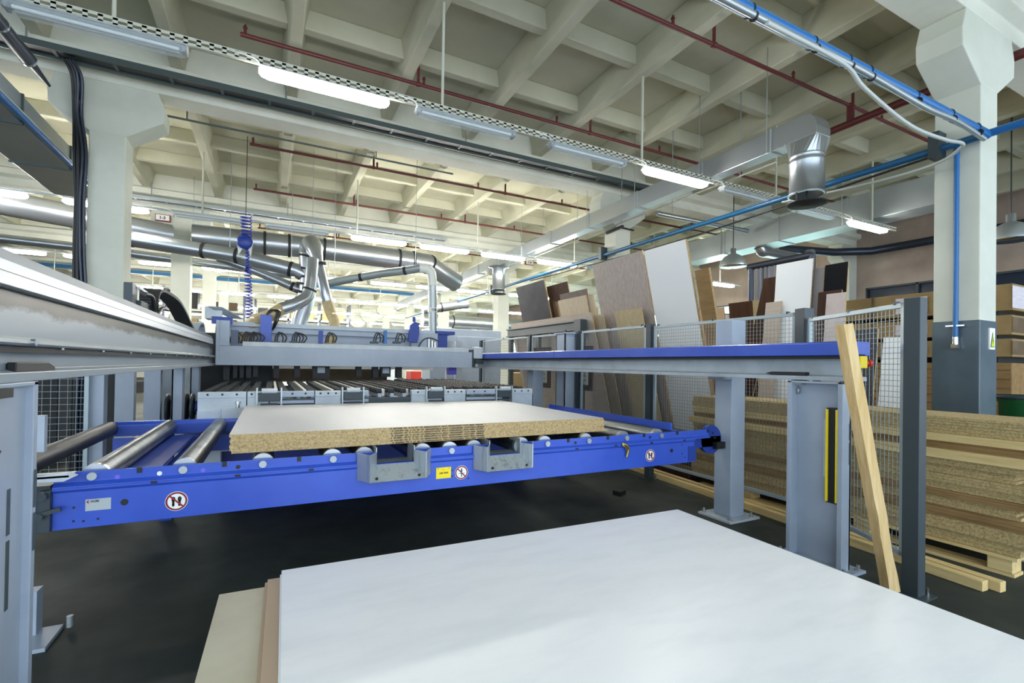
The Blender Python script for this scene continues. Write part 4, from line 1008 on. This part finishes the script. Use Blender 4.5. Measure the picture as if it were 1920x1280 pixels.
B(MB().prism([(c.x - 0.12, c.z - 0.2), (c.x + 0.07, c.z - 0.22), (c.x + 0.1, c.z - 0.05), (c.x + 0.1, c.z + 0.18), (c.x, c.z + 0.2), (c.x - 0.09, c.z + 0.12)], 'y', YS - 0.14, YS - 0.06).box(c.x - 0.03, YS - 0.12, c.z + 0.2, c.x + 0.03, YS - 0.08, c.z + 0.3), 'blade_guard', 'machine_blue_dark', SW, bev=0.006)
x0, x1 = P(819, 640, 'y', YS + 0.2).x, P(836, 640, 'y', YS + 0.2).x
B(MB().box(x0 - 0.02, YS + 0.1, 1.5, x1, YS + 0.6, 2.15).box(x0 - 0.05, YS + 0.05, 2.11, x1 + 0.15, YS + 0.7, 2.18), 'blue_tower', 'machine_blue_dark', SW, bev=0.005)
x0 = P(803, 640, 'y', YS).x
for q in (0.0, 0.07, 0.13):
    B(MB().cyl((x0 + q, YS - 0.05, 1.75), (x0 + q, YS - 0.05, 2.0 - q * 0.5), 0.025, 12), 'air_cylinder', 'chrome', SW)
B(MB().tube(arc((x0 - 0.25, YS - 0.1, 1.75), (x0 - 0.15, YS - 0.1, 2.15), (x0 + 0.2, YS - 0.1, 1.95), 10), 0.012, 6), 'hose_loop', 'black_cable', SW)
x0, x1 = P(838, 645, 'y', YS + 0.4).x, P(851, 645, 'y', YS + 0.4).x
B(MB().box(x0, YS + 0.4, 0, x0 + 0.14, YS + 0.5, 2.0).box(x1 + 0.05, YS + 0.4, 0, x1 + 0.2, YS + 0.5, 2.0), 'outer_leg', 'machine_light', SW)
c = P(405, 592, 'y', 9.4)
B(MB().box(c.x - 0.15, 9.3, 2.18, c.x + 0.1, 9.7, 2.38).obox((c.x - 0.1, 9.2, 2.38), (0.2, 0, 0), (0, 0.02, -0.02), (0.3, 0.3, -0.15)), 'corner_cover', 'machine_light', SW, bev=0.01)
B(MB().box(c.x - 0.05, 9.28, 2.1, c.x + 0.25, 9.32, 2.22), 'cover_trim', 'machine_blue_dark', SW)
# control cabinet behind the saw end
a, b_ = P(850, 620, 'y', 11.6), P(940, 620, 'y', 11.6)
cc_ = thing('control_cabinet', 'grey control cabinet behind the saw end', 'cabinet', ((a.x + b_.x) / 2, 11.9, 0))
B(MB().box(a.x - 0.6, 11.6, 0.05, b_.x, 12.3, P(890, 618, 'y', 11.6).z), 'body', 'machine_grey', cc_, bev=0.01)
B(MB().box(a.x + 0.1, 11.585, 0.2, b_.x - 0.08, 11.6, 2.2), 'door', 'machine_grey', cc_, bev=0.005)
B(MB().box(a.x - 0.62, 11.58, 0, b_.x + 0.02, 12.3, 0.06), 'plinth', 'dark_post', cc_)
# ------------------------------------------------------------------ wire mesh safety fence
def fence_panel(a, b, z0, z1, label, cell=0.04):
    a, b = V((a[0], a[1], 0)), V((b[0], b[1], 0))
    d = (b - a).normalized(); L = (b - a).length
    nrm = V((d.y, -d.x, 0))
    t = thing('mesh_fence', label, 'fence', (a + b) / 2 + V((0, 0, z0)), 'wire mesh fence panels')
    f = MB(); w = 0.035
    for z in (z0, z1 - w): f.obox(a - nrm * 0.015 + V((0, 0, z)), d * L, nrm * 0.03, (0, 0, w))
    for s in (0, L - w): f.obox(a + d * s - nrm * 0.015 + V((0, 0, z0)), d * w, nrm * 0.03, (0, 0, z1 - z0))
    B(f, 'frame', 'fence_frame', t, bev=0.003)
    m = MB(); r = 0.0016
    n = int((L - 2 * w) / cell)
    for k in range(1, n + 1):
        p = a + d * (w + k * (L - 2 * w) / (n + 1))
        m.obox(p - d * r - nrm * r + V((0, 0, z0)), d * 2 * r, nrm * 2 * r, (0, 0, z1 - z0))
    n = int((z1 - z0 - 2 * w) / cell)
    for k in range(1, n + 1):
        z = z0 + w + k * (z1 - z0 - 2 * w) / (n + 1)
        m.obox(a + nrm * r + V((0, 0, z - r)), d * L, nrm * 2 * r, (0, 0, 2 * r))
    B(m, 'wire_mesh', 'wire', t)
    for s in (0.08, L * 0.5, L - 0.08): B(MB().obox(a + d * s - nrm * 0.02 + V((0, 0, z1 - 0.01)), d * 0.015, nrm * 0.04, (0, 0, 0.025)), 'clip', 'dark_post', t)
    return t
def fence_post(x, y, label, h=2.06, w=0.09, rot=0.0, m='dark_post'):
    t = thing('fence_post', label, 'post', (x, y, 0), 'fence posts')
    c, s = math.cos(rot), math.sin(rot)
    ux_, uy_ = V((c, s, 0)) * w, V((-s, c, 0)) * w
    B(MB().obox(V((x, y, 0.008)) - ux_ / 2 - uy_ / 2, ux_, uy_, (0, 0, h)), 'shaft', m, t, bev=0.004)
    B(MB().obox(V((x, y, 0)) - ux_ - uy_, ux_ * 2, uy_ * 2, (0, 0, 0.01)), 'foot_plate', m, t)
    B(MB().cyl((x + 0.07, y - 0.05, 0.01), (x + 0.07, y - 0.05, 0.05), 0.01, 8), 'anchor_bolt', 'chrome', t)
    return t
A0, A1, A2, A3, A4, A5 = (3.87, 1.65), (4.48, 2.78), (4.54, 4.88), (4.54, 6.55), (4.54, 8.2), (4.54, 10.6)
fence_post(*A0, 'dark fence post nearest the camera at the leaning timber', h=1.98, w=0.095)
fence_post(*A1, 'dark fence post at the bend behind the blue cover', h=2.06, w=0.11, rot=-0.25)
fence_post(*A2, 'dark fence post in front of the tall grey and white boards')
fence_post(*A3, 'dark fence post beside the grey steel column', w=0.07)
fence_post(*A4, 'dark fence post at the charcoal board', w=0.08)
fence_post(*A5, 'dark fence post at the control cabinet end', w=0.1)
def gap(a, b, s=0.075):
    a, b = V((*a, 0)), V((*b, 0)); d = (b - a).normalized(); p, q = a + d * s, b - d * s
    return (p.x, p.y), (q.x, q.y)
fence_panel(*gap(A0, A1), 0.22, 1.97, 'wire mesh fence panel behind the leaning timber')
fence_panel(*gap(A1, A2), 0.22, 2.04, 'wire mesh fence panel behind the square grey track post')
fence_panel(*gap(A2, A3), 0.22, 2.06, 'wire mesh fence panel beside the tall wood-grain board')
fence_panel(*gap(A3, A4), 0.22, 2.06, 'wire mesh fence panel with the framed notice boards')
fence_panel(*gap(A4, A5), 0.22, 2.06, 'wire mesh fence panel in front of the control cabinet', 0.06)
# grey steel column and notices behind the far panels
a, b = P(1037, 700, 'x', 4.32), P(1070, 700, 'x', 4.45)
t = thing('steel_column', 'grey steel H column with cap plate by the framed notices', 'post', (4.38, a.y - 0.2, 0))
y0 = P(1060, 700, 'x', 4.32).y
B(MB().box(4.30, y0, 0.0, 4.325, y0 + 0.26, 2.02).box(4.30, y0, 0, 4.50, y0 + 0.02, 2.02).box(4.30, y0 + 0.24, 0, 4.50, y0 + 0.26, 2.02), 'shaft', 'machine_grey', t, bev=0.003)
B(MB().box(4.27, y0 - 0.03, 2.02, 4.53, y0 + 0.29, 2.04), 'cap_plate', 'machine_grey', t)
B(MB().cyl((4.4, y0 + 0.13, 2.04), (4.4, y0 + 0.13, 2.09), 0.02, 8), 'bolt', 'black', t)
for (pa, pb, lb) in (((993, 652), (1031, 727), 'brown framed notice with white sheet, beside the steel column on the saw side'), ((1068, 650), (1110, 733), 'brown framed notice with white sheet, just past the steel column')):
    a, b = P(*pa, 'x', 4.62), P(*pb, 'x', 4.62)
    t = thing('notice_board', lb, 'notice board', (4.64, (a.y + b.y) / 2, b.z))
    B(MB().box(4.61, b.y, b.z, 4.64, a.y, a.z), 'frame', 'board_brown', t)
    B(MB().box(4.606, b.y + 0.09, b.z + 0.09, 4.61, a.y - 0.09, a.z - 0.1), 'sheet', 'paper', t)
    q = MB()
    for k in range(5):
        z = b.z + 0.16 + k * (a.z - b.z - 0.35) / 5; q.box(4.604, b.y + 0.14, z, 4.606, a.y - 0.14, z + 0.012)
    B(q, 'print_lines', 'wire', t)

# ------------------------------------------------------------------ leaning timber and e-stop
bt_, tp_ = P(1670, 1112, 'z', 0), P(1582, 608, 'y', 1.90)
t = thing('leaning_timber', 'rough square timber leaning upright against the track post', 'timber', bt_)
axis_ = (tp_ - bt_).normalized()
side = V((0.95, -0.30, 0)); side = (side - axis_ * side.dot(axis_)).normalized()
oth = axis_.cross(side).normalized()
m = MB(); rs = []
nseg = 14
for k in range(nseg + 1):
    f = k / nseg; c = bt_.lerp(tp_, f) + V((0, 0, 0.02 if k == 0 else 0)); w = 0.038
    j = (lambda: random.uniform(-0.006, 0.006)) if f < 0.3 else (lambda: random.uniform(-0.0015, 0.0015))
    for sx, sy in ((-1, -1), (-0.2, -1), (1, -1), (1, 0.1), (1, 1), (-1, 1)):
        rs.append(c + side * (sx * w + j()) + oth * (sy * w + j()))
fs = [(k * 6 + i, k * 6 + (i + 1) % 6, (k + 1) * 6 + (i + 1) % 6, (k + 1) * 6 + i) for k in range(nseg) for i in range(6)]
fs += [tuple(reversed(range(6))), tuple(range(nseg * 6, nseg * 6 + 6))]
m.add(rs, fs)
B(m, 'shaft', 'timber', t)
es = thing('emergency_stop', 'yellow emergency stop box with red button at the track end', 'switch', (3.92, 1.99, 1.45))
p = P(1617, 680, 'y', 1.98)
B(MB().box(p.x - 0.04, 1.97, p.z - 0.04, p.x + 0.05, 2.035, p.z + 0.05), 'box', 'yellow', es, bev=0.004)
B(MB().cyl((p.x + 0.05, 2.0, p.z - 0.0), (p.x + 0.09, 1.985, p.z - 0.002), 0.02, 14).cyl((p.x + 0.085, 1.987, p.z - 0.002), (p.x + 0.105, 1.98, p.z - 0.002), 0.028, 14), 'button', 'button_red', es)

# ------------------------------------------------------------------ tall boards leaning in the rack
def board(name, m, ya, yb, zt, label, xt=5.2, xb=5.9, zb=0.5, skew=0.0, t=0.018, edge='chipboard', grp='boards leaning behind the fence', dz=0.0):
    o = V((xb, ya + skew, zb)); up = V((xt - xb, -skew, zt - zb)); al = V((0, yb - ya, dz))
    nr = up.cross(al).normalized()
    if nr.x < 0: nr = -nr
    mb = MB().use(1).obox(o + nr * 0.0006, up, al, nr * t)
    mb.use(0).obox(o + up * 0.0004 + al * 0.0003, up * 0.9992, al * 0.9994, nr * 0.0012)
    return B(mb, name, [m, edge], label=label, cat='board', group=grp)
def rb(name, m, ya, yb, zt, off, label, t=0.018):
    x = 5.2 + off + (3.33 - zt) * 0.2473
    board(name, m, ya, yb, zt, label, xt=x, xb=x + (zt - 0.502) * 0.2473, zb=0.502, t=t)
rb('charcoal_board', 'board_charcoal', 8.86, 10.15, 3.33, 0, 'charcoal board leaning beside the last fence post', 0.03)
rb('brown_board', 'board_brown', 8.14, 8.95, 3.20, 0.10, 'dark brown board peeping out just past the charcoal board')
rb('narrow_board', 'board_brown', 8.62, 8.74, 2.85, 0.04, 'narrow brown strip, first against the charcoal board edge')
rb('narrow_board', 'chipboard_brown', 8.48, 8.58, 2.83, 0.04, 'narrow chipboard strip, second from the charcoal board edge')
rb('brown_board', 'wood_grey_dark', 7.5, 8.46, 2.97, 0.07, 'brown-grey board rising behind the pale oak board')
rb('pale_board', 'wood_pale', 7.47, 8.46, 2.84, 0.0, 'pale oak board standing above the long low board')
rb('pale_board', 'wood_pale', 7.3, 7.6, 2.82, 0.03, 'pale board edge showing just behind the pale oak board')
rb('rose_board', 'wood_rose', 7.02, 10.25, 2.46, -0.295, 'long low rose-oak board behind the dark rack beam')
rb('pale_board', 'wood_pale', 6.88, 7.15, 2.42, -0.15, 'pale board end beside the long rose-oak board')
rb('wood_grain_board', 'wood_grey', 5.80, 7.12, 3.33, 0, 'tall grey wood-grain board beside the tall white board')
rb('chipboard_offcut', 'chipboard_pale', 5.92, 6.6, 2.44, -0.12, 'low chipboard offcut in front of the grey wood-grain board')
rb('white_board', 'white_sheet', 4.93, 5.77, 3.31, 0, 'tall white board leaning beside the grey wood-grain board', 0.04)
rb('chipboard', 'chipboard_brown', 4.62, 4.86, 2.86, 0, 'bare chipboard slab standing against the tall white board', 0.04)
board('grey_board', 'board_tan', 5.42, 6.13, 2.49, 'low tan board beyond the chipboard slab', xt=6.6, xb=6.9, zb=0.0)
board('brown_block', 'board_brown', 4.9, 5.33, 2.54, 'dark brown block of boards above the square track post', xt=6.6, xb=6.9, zb=0.0, t=0.2)
g2 = 'boards leaning near the fence bend'
def sb(name, m, ya, yb, zt, xt, label, skew=0.06): board(name, m, ya, yb, zt, label, xt=xt, xb=xt - 0.1 * (zt - 0.502) / 2.3, zb=0.502, skew=skew, grp=g2)
sb('brown_board', 'board_brown', 4.10, 4.32, 2.74, 6.06, 'dark brown board tilting beside the plastic strip curtain', 0.45)
sb('pale_board', 'wood_rose', 3.98, 4.2, 2.38, 5.93, 'low pale board between the brown tilting board and the white board', 0.1)
sb('white_board', 'white_sheet', 3.62, 4.1, 2.88, 6.0, 'white board standing near the fence bend by the strip curtain')
sb('grey_board', 'board_charcoal_light', 3.5, 3.75, 2.75, 6.03, 'grey board showing between the white board and the black board')
sb('black_board', 'board_black', 3.23, 3.49, 2.77, 6.03, 'black board standing near the fence bend')
sb('brown_board', 'board_brown', 3.27, 3.54, 2.44, 5.98, 'brown board standing below the black board')
sb('pink_board', 'board_pink', 3.2, 3.42, 2.40, 5.94, 'small pale pink board in front of the brown and black boards')
sb('dark_board', 'board_charcoal', 2.85, 3.2, 1.95, 5.9, 'dark framed board seen through the fence by the bend')
sb('white_board', 'white_sheet', 2.55, 2.8, 1.85, 5.9, 'low white board seen through the mesh behind the leaning timber')
# rack frame holding the boards
rk = thing('board_rack', 'dark steel rack beam holding the long low board upright', 'rack', (5.05, 8.6, 0))
B(MB().box(5.02, 7.35, 2.14, 5.06, 10.2, 2.32).box(4.98, 7.35, 2.30, 5.06, 10.2, 2.325).box(4.98, 7.35, 2.14, 5.06, 10.2, 2.16), 'beam', 'dark_post', rk, bev=0.003)
B(MB().box(4.98, 7.15, 2.0, 5.12, 7.36, 2.34), 'end_bracket', 'dark_post', rk)
for y in (7.2, 8.8, 10.1):
    B(MB().box(5.06, y, 0, 5.14, y + 0.1, 2.3), 'upright', 'dark_post', rk)
B(MB().box(5.0, 4.4, 0.42, 6.1, 10.4, 0.5), 'shelf', 'dark_post', rk)
B(MB().box(5.6, 2.5, 0.42, 6.2, 4.38, 0.5), 'shelf', 'dark_post', rk)
for y in (2.6, 4.45, 7.2, 10.2):
    for x in (5.65, 6.05): B(MB().box(x, y, 0, x + 0.08, y + 0.08, 0.42), 'foot', 'dark_post', rk)
# plastic strip curtain
t = thing('strip_curtain', 'hanging clear plastic strip curtain behind the brown tilting board', 'curtain', (7.6, 5.3, 1.5))
ya, yb = P(1455, 500, 'x', 7.6).y, P(1418, 500, 'x', 7.6).y
n = 9
for k in range(n):
    y = ya + (yb - ya) * k / n
    B(MB().box(7.58 + 0.02 * (k % 2), y, 0.3, 7.585 + 0.02 * (k % 2), y + (yb - ya) / n * 1.1, 3.25), 'strip', 'strip_plastic', t)
B(MB().cyl((7.6, ya - 0.6, 3.3), (7.6, yb + 0.15, 3.3), 0.06, 12).cyl((7.6, yb + 0.1, 0.02), (7.6, yb + 0.1, 3.3), 0.05, 10).cyl((7.6, ya - 0.6, 0.02), (7.6, ya - 0.6, 3.3), 0.05, 10), 'curtain_frame', 'dark_duct', t)

# ------------------------------------------------------------------ strip pile on its pallet
pt = thing('pallet', 'timber pallet under the pile of chipboard strips', 'pallet', (5.4, 2.8, 0))
for y in (1.47, 2.4, 3.6):
    B(MB().box(4.86, y, 0.025, 5.02, y + 0.14, 0.125), 'block', 'timber_beam', pt, bev=0.004)
    B(MB().box(5.35, y, 0.025, 5.5, y + 0.14, 0.125), 'block', 'timber_beam', pt, bev=0.004)
B(MB().box(4.86, 1.46, 0.0, 5.02, 4.4, 0.024), 'bottom_board', 'timber_beam', pt)
B(MB().box(5.35, 1.46, 0, 5.5, 4.4, 0.024), 'bottom_board', 'timber_beam', pt)
B(MB().box(4.84, 1.44, 0.126, 5.52, 4.4, 0.15), 'deck', 'timber_beam', pt)
layers = [(0.07, 'chipboard_old', 1.42, 0.0), (0.085, 'chipboard_old', 1.30, 0.03), (0.06, 'chipboard_brown', 1.20, 0.05), (0.065, 'chipboard_old', 1.44, -0.01), (0.045, 'chipboard_brown', 1.36, 0.02),
          (0.05, 'chipboard_old', 1.32, 0.0), (0.055, 'chipboard_old', 1.34, 0.02), (0.06, 'chipboard_old', 1.46, 0.0), (0.045, 'chipboard_old', 1.30, 0.03), (0.06, 'timber_beam', 1.34, 0.06), (0.05, 'chipboard_brown', 1.15, 0.0), (0.05, 'timber_beam', 1.10, 0.04), (0.06, 'chipboard_old', 1.12, 0.0), (0.05, 'chipboard_old', 1.05, 0.01)]
z = 0.152
for k, (h, m, y, dx) in enumerate(layers):
    h *= 1.22
    nb = 3 if m != 'timber_beam' else 1
    mb = MB()
    for q in range(nb):
        hh = h / nb
        mb.box(4.86 - dx + random.uniform(-.006, .006), y + random.uniform(-.015, .015), z + q * hh + 0.0006, 5.5, 4.45 - 0.02 * (k % 3), z + (q + 1) * hh - 0.0006)
    what = {'chipboard_old': 'speckled chipboard strips', 'chipboard_brown': 'brown chipboard slab', 'timber_beam': 'pale timber plank'}[m]
    B(mb, 'chipboard_layer' if nb > 1 else 'plank', m, label='%s, %s layer up from the pallet in the strip pile' % (what, ORD[k]), cat='board', group='layers of the chipboard strip pile')
    z += h
# second pile further along behind the square post
z = 0.02
for k in range(9):
    h = 0.07 + 0.03 * (k % 3)
    B(MB().box(5.0 + 0.02 * (k % 2), 4.6, z, 5.55, 7.0 - 0.1 * (k % 3), z + h - 0.002), 'chipboard_layer', 'chipboard_brown' if k % 2 else 'board_brown', label='brown board strip low behind the fence mesh, %s layer up' % ORD[k], cat='board', group='low brown strips behind the fence')
    z += h
    if z > 0.28: break
# loose timbers on the floor
for a, b, lb in (((4.48, 1.40), (4.83, 5.4), 'pale square timber on the floor, outer of two along the fence'), ((4.385, 1.46), (4.735, 5.6), 'pale square timber on the floor, inner of two along the fence')):
    B(MB().bar((a[0], a[1], 0.037), (b[0], b[1], 0.037), 0.07, 0.07), 'floor_timber', 'timber_beam', bev=0.003, label=lb, cat='timber', group='timbers on the floor')
B(MB().obox((3.62, 4.35, 0), (0.12, 0.05, 0), (-0.03, 0.1, 0), (0, 0, 0.05)), 'floor_block', 'black', label='small black block on the floor beside the square post', cat='block')
B(MB().lathe([(0, 0), (0.05, 0.01), (0.03, 0.05), (0.05, 0.09), (0.0, 0.1)], (4.45, 3.6, 0.72), 12).cyl((4.4, 3.6, 0.77), (4.55, 3.55, 0.80), 0.015, 8), 'green_valve', 'green', label='small green valve knob beside the square track post', cat='valve')

# ------------------------------------------------------------------ storage of packs beyond the columns
for q in range(3):
    y0 = 2.62 + q * 2.2
    for zi, (z0, z1) in enumerate(((0.0, 1.62), (1.70, 1.94), (1.99, 2.25), (2.31, 2.66))):
        lb = '%s in the %s stack past the dado painted column' % (['raw board bundle on the floor', 'lowest cardboard pack', 'middle cardboard pack', 'top cardboard pack'][zi], ORD[q])
        t = thing('board_pack', lb, 'pack', (9.2, y0 + 1.0, max(z0 - 0.08, 0)), 'packs stacked past the columns')
        B(MB().box(8.6 + 0.02 * (zi % 2), y0, z0, 9.9, y0 + 2.05, z1), 'wrap', 'chipboard_brown' if zi == 0 else 'cardboard', t, bev=0.008)
        if zi:
            for dy in (0.15, 1.0, 1.8): B(MB().box(8.66, y0 + dy, z0 - (0, 0.079, 0.049, 0.059)[zi], 9.85, y0 + dy + 0.1, z0), 'bearer', 'rubber', t)
            B(MB().box(8.60, y0 - 0.004, z0 + 0.03, 9.4, y0, z1 - 0.03), 'end_sheet', 'pack_white' if zi == 3 else 'cardboard_dark', t)
            B(MB().box(8.594, y0 + 0.9, z0 + 0.05, 8.6, y0 + 1.3, z1 - 0.06), 'label_sheet', 'pack_white', t)
            for dy in (0.5, 1.6): B(MB().box(8.592, y0 + dy, z0, 8.6, y0 + dy + 0.03, z1), 'strap', 'cardboard_dark', t)
        else:
            s_ = MB()
            for j in range(13): s_.box(8.594, y0 + 0.01, 0.12 * j + 0.08, 8.6, y0 + 2.04, 0.12 * j + 0.09)
            B(s_, 'sheet_lines', 'cardboard_dark', t)
gb = thing('green_bin', 'dark green metal bin beside the stacked packs', 'bin', (7.6, 2.2, 0))
B(MB().lathe([(0.0, 0.0), (0.2, 0.0), (0.22, 1.15), (0.28, 1.22), (0.27, 1.23), (0.2, 1.15), (0.0, 1.1)], (7.6, 2.2, 0), 20), 'drum', 'green', gb)
B(MB().lathe([(0.28, 1.20), (0.3, 1.22), (0.28, 1.24)], (7.6, 2.2, 0), 20), 'rim', 'dark_post', gb)

# ------------------------------------------------------------------ beyond the long gantry track
fence_panel((-2.75, 5.75), (-1.5, 5.75), 0.1, 1.75, 'wire mesh fence panel behind the long stained track', 0.06)
for px, w, lb, m in ((176, 0.07, 'slim grey post behind the black roller', 'machine_grey'), (232, 0.1, 'wide grey post behind the rear conveyor rail', 'machine_grey'), (284, 0.09, 'grey post beside the saw side panels', 'machine_grey')):
    p = P(px, 790, 'y', 5.8 if px < 200 else 7.75)
    t = thing('machine_post', lb, 'post', (p.x, p.y, 0))
    B(MB().box(p.x - w, p.y, 0, p.x + w, p.y + 0.12, 1.45), 'shaft', m, t, bev=0.005)
    B(MB().box(p.x - w * 1.05, p.y - 0.05, 0, p.x + w * 1.05, p.y + 0.17, 0.012), 'foot_plate', m, t)
p = P(200, 760, 'y', 7.8)
t = thing('dark_cabinet', 'black cabinet between the slim and wide grey posts', 'cabinet', (p.x, 7.9, 0))
B(MB().box(p.x - 0.13, 7.8, 0, p.x + 0.13, 8.15, 1.5), 'body', 'black', t, bev=0.01)
B(MB().box(p.x - 0.1, 7.785, 0.1, p.x + 0.08, 7.8, 1.4), 'door', 'rubber', t)
p = P(90, 770, 'y', 9.0)
t = thing('dark_cabinet', 'black machine cabinet behind the wire mesh at the track post', 'cabinet', (p.x, 9.3, 0))
B(MB().box(p.x - 0.4, 9.0, 0, p.x + 0.22, 9.6, 1.6), 'body', 'black', t, bev=0.01)
B(MB().box(p.x - 0.3, 8.985, 0.1, p.x + 0.1, 9.0, 1.5), 'door', 'rubber', t)
a, b = P(294, 690, 'y', 11.0), P(374, 690, 'y', 11.0)
t = thing('saw_side_screen', 'grey sheet metal panels at the saw side behind the posts', 'panel', ((a.x + b.x) / 2, 11, 0))
B(MB().box(a.x, 11.0, 0, a.x + (b.x - a.x) * 0.55, 11.05, 2.0), 'mesh_sheet', 'machine_grey', t)
B(MB().box(a.x + (b.x - a.x) * 0.57, 10.9, 0, b.x, 11.05, 2.0), 'door_sheet', 'machine_light', t, bev=0.004)
B(MB().box(a.x, 10.95, 0.6, b.x - 0.6, 11.0, 0.95), 'lower_cover', 'dark_post', t)
p = P(335, 765, 'y', 8.0)
t = thing('cable_reel', 'black reel of stacked rings with blue motor beside the saw table', 'reel', (p.x, 8.0, 0))
for k in range(5):
    B(MB().lathe([(0.12, -0.02), (0.2, -0.015), (0.2, 0.015), (0.12, 0.02)], (p.x - 0.12 + k * 0.07, 8.0, p.z), 18, 'x'), 'ring', 'rubber' if k % 2 else 'dark_post', t)
B(MB().cyl((p.x + 0.2, 8.0, p.z), (p.x + 0.45, 8.0, p.z), 0.1, 16), 'motor', 'machine_blue_dark', t)
B(MB().box(p.x - 0.2, 7.85, 0, p.x + 0.45, 8.15, p.z - 0.18), 'stand', 'dark_post', t)
t = thing('hose_coil', 'grey hose looped on the wire mesh behind the track', 'hose', (-2.6, 8.9, 0.9))
c = P(142, 722, 'y', 9.3)
for q in range(2):
    B(MB().tube([c + V((0.16 * math.cos(a) * (1 + q * .3) + q * 0.1, 0.02 * q, 0.14 * math.sin(a) - q * 0.04)) for a in [i * math.pi / 10 for i in range(21)]], 0.015, 6, caps=False), 'hose_loop', 'pale_conduit', t)
B(MB().tube(spline([c + V((0.1, 0, 0.12)), c + V((0.16, 0, 0.3)), c + V((0.2, 0, 0.55))], 5), 0.015, 6), 'hose_tail', 'pale_conduit', t)
t = thing('hand_pallet_truck', 'red low frame standing on the bright floor beyond the mesh', 'truck', (-4.2, 11.5, 0))
p = P(130, 758, 'y', 12)
B(MB().box(p.x - 0.6, 12, p.z - 0.06, p.x + 0.9, 12.6, p.z + 0.04), 'frame', 'red_pipe', t)
for dx in (-0.5, 0.8): B(MB().box(p.x + dx - 0.04, 12.1, 0, p.x + dx + 0.04, 12.2, p.z - 0.06), 'leg', 'red_pipe', t)
# racks with goods far away between the columns
for i, (xa, xb, y) in enumerate(((-14, -6.4, 26.5), (-6.1, -1.2, 27.0), (-0.8, 4.2, 30))):
    t = thing('storage_rack', 'dark loaded storage rack far behind the saw, %s from the pale side wall' % ORD[i], 'rack', ((xa + xb) / 2, y, 0))
    nb = int((xb - xa) / 1.6)
    for q in range(nb + 1):
        x = xa + (xb - xa) * q / nb
        B(MB().box(x - 0.05, y, 0, x + 0.05, y + 1.0, 4.9), 'upright', 'dark_duct', t)
    for z in (1.4, 2.7, 3.9):
        B(MB().box(xa, y, z - 0.1, xb, y + 1.0, z), 'shelf', 'pale_conduit', t)
    random.seed(i)
    for z in (0.0, 1.4, 2.7, 3.9):
        for q in range(nb):
            x = xa + (xb - xa) * q / nb + 0.12
            B(MB().box(x, y + 0.1, z, x + 1.2, y + 0.9, z + random.uniform(0.4, 0.9)), 'crate', random.choice(['rubber', 'board_brown', 'cardboard', 'dark_post', 'cardboard_dark']), t)
# machinery and goods glimpsed across the far hall
random.seed(11)
far = [(9.5, 22, 1.6, 1.1, 1.5, 'cardboard', 'stack of brown cartons beyond the third column'), (12.0, 24, 2.0, 1.2, 1.9, 'board_brown', 'brown goods stack near the far windows'), (5.0, 25, 1.8, 1.2, 2.0, 'machine_light', 'pale machine housing far behind the saw'), (1.5, 24, 2.2, 1.2, 1.6, 'white_sheet', 'white crate stack far behind the saw'),
       (8.3, 15.5, 1.0, 1.0, 1.2, 'cardboard', 'carton pallet behind the second painted column'), (11.5, 16.5, 2.4, 1.0, 1.9, 'white_sheet', 'white wrapped pallet stack before the far windows'), (3.72, 13.4, 0.3, 0.6, 1.27, 'button_red', 'red and white machine block seen under the bridge'), (13.6, 12.5, 1.2, 1.8, 2.0, 'board_tan', 'tan board stack by the bright window')]
for x, y, lx, ly, h, m, lb in far:
    t = thing('goods_stack', lb, 'goods', (x, y, 0))
    B(MB().box(x - lx / 2, y, 0.14, x + lx / 2, y + ly, h), 'load', m, t, bev=0.02)
    B(MB().box(x - lx / 2, y, 0, x + lx / 2, y + ly, 0.13), 'pallet_base', 'timber_beam', t)
